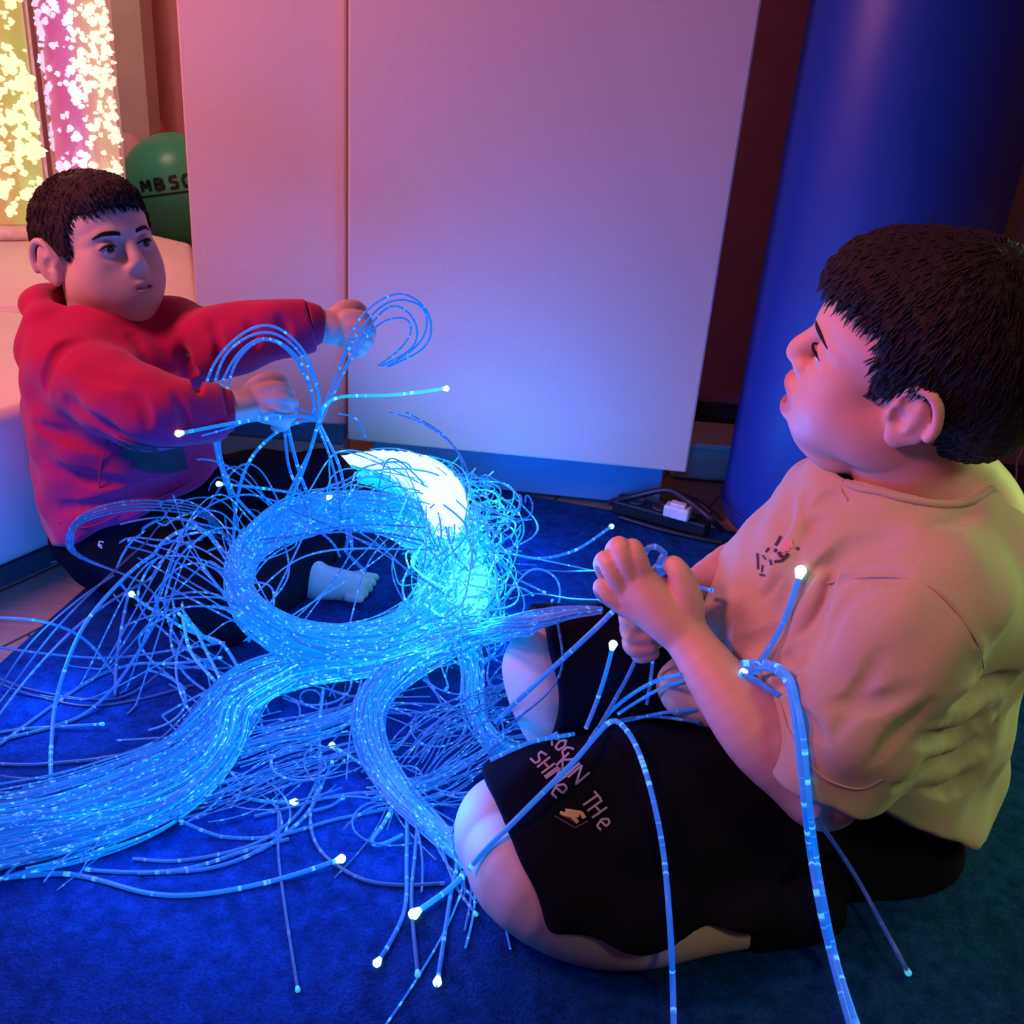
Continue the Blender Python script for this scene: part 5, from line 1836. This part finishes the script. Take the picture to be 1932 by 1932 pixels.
st([Z(985, 1345, .02), Z(1000, 1365, .016), Z(1015, 1382, .016)], .0016, .2, .3, 1)
for k, (x0, y0, x1, y1) in enumerate([(895, 900, 925, 905), (905, 950, 945, 970), (920, 990, 950, 1010), (890, 870, 918, 915)]):
    st([Z(x0 - 30, y0, .09), Z(x1, y1, .10), Z(x1 - 8, y1 + 22, .08), Z(x0 - 22, y0 + 48, .06)], .0020, .55, .45)

# the dense rest: coil, flows and tangle
VV, QQ, GG, UU, PP = [], [], [], [], []
nv = 0
gen = np.random.default_rng(21)


def pack(P, r, g, sides=4):
    global nv
    P = np.asarray(P).copy()
    P = clear(P, float(np.max(r)))
    V, Q, u = tube_geo(P, r, sides)
    VV.append(V)
    QQ.append(Q + nv)
    nv += len(V)
    GG.append(np.repeat(np.broadcast_to(g, (len(P),)), sides))
    UU.append(u)
    PP.append(np.full(len(V), gen.uniform(0, 500)))


def ring_pt(a, zc=None):
    if zc is None:
        zc = float(np.interp(a % (2 * math.pi), [0, 1.2, 1.9, 2.5, 3.2, 4.0, 4.7, 5.4, 6.28], [.05, .045, .06, .125, .145, .14, .105, .07, .05]))
    # a: 0 right, grows toward the front (image down)
    return Z(655 + 205 * math.cos(a), 1092 + 132 * math.sin(a), zc)


ARC = np.linspace(0, 2 * math.pi, 73)
RINGC = np.array([ring_pt(a) for a in ARC])
RINGR = np.interp(ARC, [0, .6, 1.2, 1.9, 2.6, 3.3, 4.0, 4.7, 5.4, 6.28], [.062, .055, .042, .034, .030, .026, .026, .030, .040, .062])
RINGG = np.interp(ARC, [0, .6, 1.2, 1.9, 2.6, 3.3, 4.0, 4.7, 5.4, 6.28], [.92, .84, .68, .60, .54, .53, .52, .58, .85, .92])


def on_ring(a, rho, phi):
    a = a % (2 * math.pi)
    c = np.array([np.interp(a, ARC, RINGC[:, k]) for k in range(3)])
    R_ = np.interp(a, ARC, RINGR)
    rad = c - Z(655, 1092, .045)
    rad /= np.linalg.norm(rad) + 1e-9
    return c + rad * (R_ * rho * math.cos(phi)) + np.array([0, 0, R_ * rho * math.sin(phi) * .85]), np.interp(a, ARC, RINGG)


for i in range(400):
    a0 = gen.uniform(0, 2 * math.pi) if i > 120 else gen.uniform(-.7, .7)
    ln = gen.uniform(1.2, 5.5)
    sg = 1
    rho, phi = math.sqrt(gen.random()) * gen.choice([1, 1, 1, 1.12]), gen.uniform(0, 2 * math.pi)
    tw_ = gen.normal(0, .6)
    wob = gen.uniform(0, 6, 4)
    n = int(ln * 13)
    P, G_ = [], []
    for k in range(n):
        s_ = k / (n - 1)
        a = a0 + sg * ln * s_
        p, g_ = on_ring(a, rho * (1 + .12 * math.sin(3 * a + wob[0])), phi + tw_ * s_ * 2 + .2 * math.sin(2 * a + wob[1]))
        P.append(p)
        G_.append(g_)
    P = np.array(P)
    G_ = np.array(G_) * gen.uniform(.75, 1.08)
    # the free end springs out of the coil
    if gen.random() < .16:
        tg = P[-1] - P[-3]
        tg /= np.linalg.norm(tg)
        out = P[-1] - Z(655, 1092, .045)
        out[2] = 0
        out /= np.linalg.norm(out) + 1e-9
        L_e = gen.uniform(.08, .26)
        up = gen.uniform(-.1, .5)
        sd_ = out * gen.uniform(-.5, 1.0)
        E = [P[-1] + (tg * s_ + sd_ * s_ * s_ + np.array([0, 0, up * s_ - 1.1 * up * s_ * s_])) * L_e for s_ in np.linspace(.1, 1, 14)]
        P = np.vstack([P, E])
        G_ = np.concatenate([G_, np.linspace(G_[-1], G_[-1] * .5, 14)])
    pack(P, gen.uniform(.0010, .0015), G_)


def flow(path, radii, glow, count, spread=1.0, flat=.55, tails=.5, loose=.0, rr=(.0009, .0015), part=(.45, 1.0)):
    P0 = np.asarray(path)
    S0 = spline(np.column_stack([P0, radii, glow]), 70)
    tn = np.gradient(S0[:, :3], axis=0)
    tn /= np.linalg.norm(tn, axis=1)[:, None]
    side_ = np.cross(tn, [0, 0, 1.0])
    side_ /= np.linalg.norm(side_, axis=1)[:, None] + 1e-9
    upv = np.cross(side_, tn)
    for i in range(count):
        f = gen.uniform(*part)
        a = gen.uniform(0, 1 - f)
        k0, k1 = int(a * 69), int((a + f) * 69)
        idx = np.arange(k0, k1 + 1)
        rho, phi = math.sqrt(gen.random()) * spread, gen.uniform(0, 2 * math.pi)
        w = gen.uniform(0, 6, 4)
        q = idx / 69.0
        o1 = rho * np.cos(phi) + .22 * np.sin(q * 5 + w[0]) + loose * np.sin(q * 9 + w[1]) * q
        o2 = rho * np.sin(phi) + .22 * np.sin(q * 6 + w[2]) + loose * np.sin(q * 8 + w[3]) * q
        P = S0[idx, :3] + side_[idx] * (o1 * S0[idx, 3])[:, None] + upv[idx] * (o2 * S0[idx, 3] * flat)[:, None]
        G_ = S0[idx, 4] * gen.choice([gen.uniform(.45, .8), gen.uniform(.8, 1.15)])
        if gen.random() < tails:
            t0 = tn[idx[-1]] + side_[idx[-1]] * gen.normal(0, .35)
            b = side_[idx[-1]] * gen.normal(0, .6)
            Ln = gen.uniform(.03, .12)
            E = [P[-1] + (t0 * s_ + b * s_ * s_ + np.array([0, 0, -.15 * s_])) * Ln for s_ in np.linspace(.1, 1, 10)]
            P = np.vstack([P, E])
            G_ = np.concatenate([G_, np.linspace(G_[-1], G_[-1] * .6, 10)])
        pack(P, gen.uniform(*rr), G_)


flow([Z(880, 1170, .06), Z(790, 1215, .05), Z(690, 1245, .04), Z(570, 1262, .035), Z(470, 1295, .03), Z(415, 1360, .028), Z(350, 1435, .028), Z(220, 1500, .03), Z(70, 1555, .03), Z(-180, 1600, .03)],
     [.036, .032, .028, .030, .032, .034, .038, .044, .050, .055], [.95, .92, .86, .76, .62, .52, .46, .48, .44, .42], 210, 1.15, .5, .35)
flow([Z(560, 1262, .05), Z(450, 1330, .04), Z(425, 1400, .035), Z(380, 1465, .03), Z(300, 1520, .03), Z(170, 1560, .03), Z(-80, 1610, .03)], [.018, .02, .02, .022, .028, .035, .045], [.8, .78, .7, .62, .6, .58, .5], 90, 1.0, .6, .2)
flow([Z(860, 1195, .05), Z(760, 1260, .04), Z(700, 1330, .03), Z(700, 1410, .028), Z(745, 1490, .025), Z(815, 1560, .02), Z(885, 1625, .016)], [.030, .026, .022, .020, .017, .013, .010], [.85, .74, .62, .56, .55, .62, .75], 110, 1.0, .6, .35)
flow([Z(800, 1222, .05), Z(900, 1200, .10), Y(985, 1178, .975), Y(1075, 1157, .945), Y(1148, 1151, .935)], [.036, .032, .020, .010, .004], [.82, .66, .46, .38, .34], 70, 1.0, .6, 0.0, part=(.7, 1.0))
flow([Z(870, 1180, .08), Z(890, 1250, .06), Z(895, 1330, .04), Z(925, 1395, .025), Z(985, 1430, .02)], [.026, .020, .013, .012, .014], [.9, .7, .6, .55, .45], 40, 1.0, .8, .6, .4)
flow([Z(420, 1420, .02), Z(520, 1390, .02), Z(620, 1365, .02), Z(720, 1320, .03)], [.035, .03, .028, .02], [.4, .42, .45, .6], 46, 1.0, .3, .5)
flow([Z(300, 1530, .02), Z(430, 1500, .02), Z(560, 1440, .02), Z(690, 1400, .02)], [.04, .04, .035, .03], [.4, .36, .36, .4], 26, 1.0, .2, .6, .3)
flow([Z(690, 1500, .02), Z(790, 1490, .02), Z(880, 1440, .025), Z(960, 1385, .03)], [.03, .028, .025, .022], [.42, .45, .42, .35], 26, 1.1, .3, .6, .3)
flow([Z(760, 1450, .02), Z(820, 1380, .03), Z(900, 1340, .04), Z(980, 1300, .04)], [.03, .03, .03, .025], [.38, .4, .4, .32], 24, 1.2, .5, .6, .5)
for i in range(17):
    a = gen.uniform(2.0, 4.4)
    p, g_ = on_ring(a, .9, gen.uniform(0, 3))
    th = gen.uniform(-.5, .9)
    x1, y1 = 455 - gen.uniform(60, 330), 1080 + gen.uniform(-60, 250)
    q = Z(x1, y1, .012)
    hgt = gen.uniform(.05, .14)
    mid = (p + q) / 2 + np.array([gen.normal(0, .02), gen.normal(0, .03), hgt])
    m2 = p * .75 + q * .25 + np.array([0, 0, hgt * .9])
    e_ = q + (q - mid) * np.array([.5, .5, 0]) * gen.uniform(.2, 1.0)
    P = spline([p, m2, mid, q, e_], 46)
    pack(P, gen.uniform(.0011, .0017), np.linspace(gen.uniform(.38, .55), gen.uniform(.08, .34), 46))
for i in range(20):
    a = gen.uniform(4.3, 6.0)
    p, g_ = on_ring(a, .9, gen.uniform(0, 3))
    q, g2 = on_ring(a + gen.uniform(.5, 1.3), 1.0, gen.uniform(0, 3))
    P = spline([p, p + np.array([gen.normal(0.01, .03), .01, gen.uniform(.03, .08)]), q + np.array([gen.uniform(0, .05), .0, gen.uniform(.03, .07)]), q], 36)
    pack(P, gen.uniform(.0010, .0015), np.full(36, gen.uniform(.45, .7)))
flow([Z(640, 868, .11), Z(700, 872, .12), Z(750, 882, .125), Z(798, 905, .13), Z(832, 938, .13), Z(848, 975, .12), Z(850, 1020, .10), Z(868, 1070, .08)], [.008, .018, .027, .038, .041, .037, .034, .034], [1, 1, 1, 1, 1, 1, .95, .9], 80, 1.05, 1.0, .3, .15)
# the tangle at the right of the coil
for i in range(190):
    c = np.array([gen.normal(872, 38), gen.normal(1060, 78)])
    z_ = abs(gen.normal(.06, .03))
    hot = np.clip(1.25 - abs(c[0] - 850) / 220 - abs(c[1] - 1020) / 420, .42, 1.0)
    P = []
    ph, am = gen.uniform(0, 6, 3), gen.uniform(18, 62)
    el = gen.uniform(.5, 1.4)
    for s_ in np.linspace(0, gen.uniform(2.0, 5.6), 26):
        P.append(Z(c[0] + am * math.cos(s_ + ph[0]) * el + 12 * math.sin(2.3 * s_ + ph[1]), c[1] + am * 1.15 * math.sin(s_ + ph[0]) + 10 * math.cos(1.9 * s_ + ph[2]), max(.012, z_ + .03 * math.sin(s_ * 1.7 + ph[2]))))
    pack(np.array(P), gen.uniform(.0012, .0019), np.minimum(hot * gen.uniform(.7, 1.05), 1.0))
# stray strands crossing the coil's middle and the carpet round it
for i in range(28):
    a, b = gen.uniform(0, 2 * math.pi, 2)
    p, _ = on_ring(a, .8, gen.uniform(0, 3))
    q, _ = on_ring(b, .8, gen.uniform(0, 3))
    mid = (p + q) / 2 + np.array([gen.normal(0, .05), gen.normal(0, .05), gen.uniform(.0, .05)])
    pack(spline([p, mid, q], 30), gen.uniform(.0011, .0017), np.full(30, gen.uniform(.28, .5)))
for i in range(70):
    x, y = gen.uniform(330, 1000), gen.uniform(1230, 1560)
    an, L_e, cv = gen.uniform(0, 6.28), gen.uniform(40, 150), gen.normal(0, 1.2)
    P = []
    for s_ in np.linspace(-.5, .5, 22):
        P.append(Z(x + L_e * s_ * 2 * math.cos(an + cv * s_), y + L_e * s_ * 1.3 * math.sin(an + cv * s_), .012 + .02 * max(0, math.cos(s_ * 3.1)) * gen.uniform(.8, 1.2)))
    pack(spline(P, 30), gen.uniform(.0011, .0017), np.full(30, gen.uniform(.22, .42)))
for (P, r, g0, g1, tip) in STR[100:]:
    pack(P, r, np.linspace(g0, g1, len(P)))
o = link_mesh('strand_mass', np.vstack(VV), np.vstack(QQ), M_STRAND, FB, attrs={'glow': np.concatenate(GG), 'run': np.concatenate(UU), 'phase': np.concatenate(PP)})
o['kind'] = 'stuff'
o['label'] = 'dense coil and flows of glowing strands'

# the hot bright bundle where the strands leave the light source
M_HOT = glow_mat('hot_bundle', (0.78, 1.0, 1.0), 1.08)
M_CYAN = glow_mat('cyan_bundle', (0.0, 0.72, 1.0), 0.95)
hp = [Z(636, 866, .118), Z(690, 868, .125), Z(745, 876, .130), Z(795, 898, .135), Z(830, 930, .138), Z(845, 968, .135), Z(842, 1004, .12)]
P = spline(np.column_stack([np.array(hp), [.004, .015, .024, .035, .037, .032, .016]]), 44)
V, Q, _ = tube_geo(P[:, :3], P[:, 3], 20)
V = V + 0.0012 * np.sin(V[:, [1, 2, 0]] * 400)
o = link_mesh('hot_bundle', V, Q, M_HOT, FB)
o['label'] = 'white hot glowing bundle end'
cp = [Z(640, 900, .085), Z(700, 903, .085), Z(760, 925, .082), Z(805, 965, .075), Z(835, 1020, .065), Z(855, 1090, .06)]
P = spline(np.column_stack([np.array(cp), [.006, .013, .016, .018, .02, .018]]), 40)
V, Q, _ = tube_geo(P[:, :3], P[:, 3], 16)
link_mesh('inner_bundle', V, Q, M_CYAN, FB)

M_CYANB = glow_mat('bright_cyan_bundle', (0.10, 0.88, 1.0), 0.95)
op = [Z(842, 1000, .085), Z(868, 1040, .075), Z(884, 1090, .065), Z(880, 1140, .06), Z(850, 1195, .05), Z(790, 1225, .045)]
P = spline(np.column_stack([np.array(op), [.012, .026, .032, .030, .022, .010]]), 40)
V, Q, _ = tube_geo(P[:, :3], P[:, 3], 16)
link_mesh('outer_bundle', V, Q, M_CYANB, FB)

# the single strands, each with its tip
for (P, r, g0, g1, tip) in STR[:100]:
    V, Q, u = tube_geo(P, r, 7)
    n = len(P)
    gl = np.repeat(np.linspace(g0, g1, n), 7)
    o = link_mesh('strand', V, Q, M_STRAND, FB, attrs={'glow': gl, 'run': u, 'phase': np.full(len(V), gen.uniform(0, 500))})
    if tip:
        d = P[-1] - P[-3]
        d /= np.linalg.norm(d)
        k = r * (2.0 if tip == 1 else 1.5)
        pr = [(P[-1] - d * k * 1.4, r * 1.05), (P[-1] - d * k * .5, k * .85), (P[-1], k), (P[-1] + d * k * .55, k * .75), (P[-1] + d * k * .85, k * .2)]
        V, Q, _ = tube_geo([p for p, _ in pr], [w for _, w in pr], 10)
        link_mesh('tip', V, Q, M_TIP if tip == 1 else M_TIPDIM, o)
# ------------------------------------------------------------------ lamps of the room and added fill lamps


def lamp(name, kind, loc, col, power, size=0.3, aim=None, spread=None):
    L = bpy.data.lights.new(name, kind)
    L.color = col
    L.energy = power
    if kind == 'AREA':
        L.shape = 'DISK'
        L.size = size
        if spread:
            L.spread = math.radians(spread)
    elif kind == 'SPOT':
        L.shadow_soft_size = size
        L.spot_size = math.radians(spread or 60)
        L.spot_blend = 0.6
    else:
        L.shadow_soft_size = size
    o = bpy.data.objects.new(name, L)
    COL.objects.link(o)
    o.location = loc
    if aim is not None:
        d = Vector(aim) - Vector(loc)
        o.rotation_euler = d.to_track_quat('-Z', 'Y').to_euler()
    return o


W = bpy.data.worlds.new('room_air')
SC.world = W
W.use_nodes = True
W.node_tree.nodes['Background'].inputs[0].default_value = (0.10, 0.09, 0.12, 1)
W.node_tree.nodes['Background'].inputs[1].default_value = 0.2

# pink colour-change lamp on the left, warm tubes behind, faint green projector to the right, blue strands
lamp('pink_wall_lamp', 'AREA', (-1.32, 1.02, 1.36), (1.0, 0.27, 0.40), 23, 0.40, (-0.2, 1.8, 0.85))
lamp('pink_fill_spot', 'SPOT', (-0.95, 0.05, 1.35), (1.0, 0.20, 0.38), 74, 0.12, (0.24, 1.0, 0.50), 27)  # unseen fill spot added to pinken the khaki boy's face and arm
lamp('tube_glow_lamp', 'POINT', (-1.05, 2.2, 0.75), (1.0, 0.45, 0.25), 3.4, 0.12)
lamp('green_projector_lamp', 'SPOT', (1.38, 1.40, 0.62), (0.62, 1.0, 0.26), 26, 0.3, (0.62, 0.96, 0.28), 66)
lamp('olive_fill_spot', 'SPOT', (1.35, 0.10, 1.55), (0.85, 1.0, 0.42), 30, 0.25, (0.58, 0.95, 0.26), 34)  # unseen fill spot added to bring out the khaki of the shirt
lamp('alcove_fill', 'POINT', (-1.35, 3.0, 1.5), (1.0, 0.66, 0.5), 14, 0.2)  # added fill that brightens the green ball, pillar and rear wall
for (px, py, z, p) in ((790, 880, 0.17, 1.6), (700, 900, 0.2, 1.2), (960, 960, 0.10, 2.8), (650, 1090, 0.17, 1.4), (480, 1330, 0.12, 2.6), (790, 1500, 0.08, 1.1), (200, 1480, 0.12, 2.6), (880, 1150, 0.15, 2.6), (1010, 1060, 0.14, 4.5),
                       (1150, 1290, 0.17, 0.2), (480, 1620, 0.14, 1.3), (720, 1400, 0.10, 1.6), (60, 1200, 0.11, 4.0)):
    lamp('strand_glow_lamp', 'POINT', tuple(Z(px, py, z)), (0.0, 0.17, 1.0), p, 0.05)
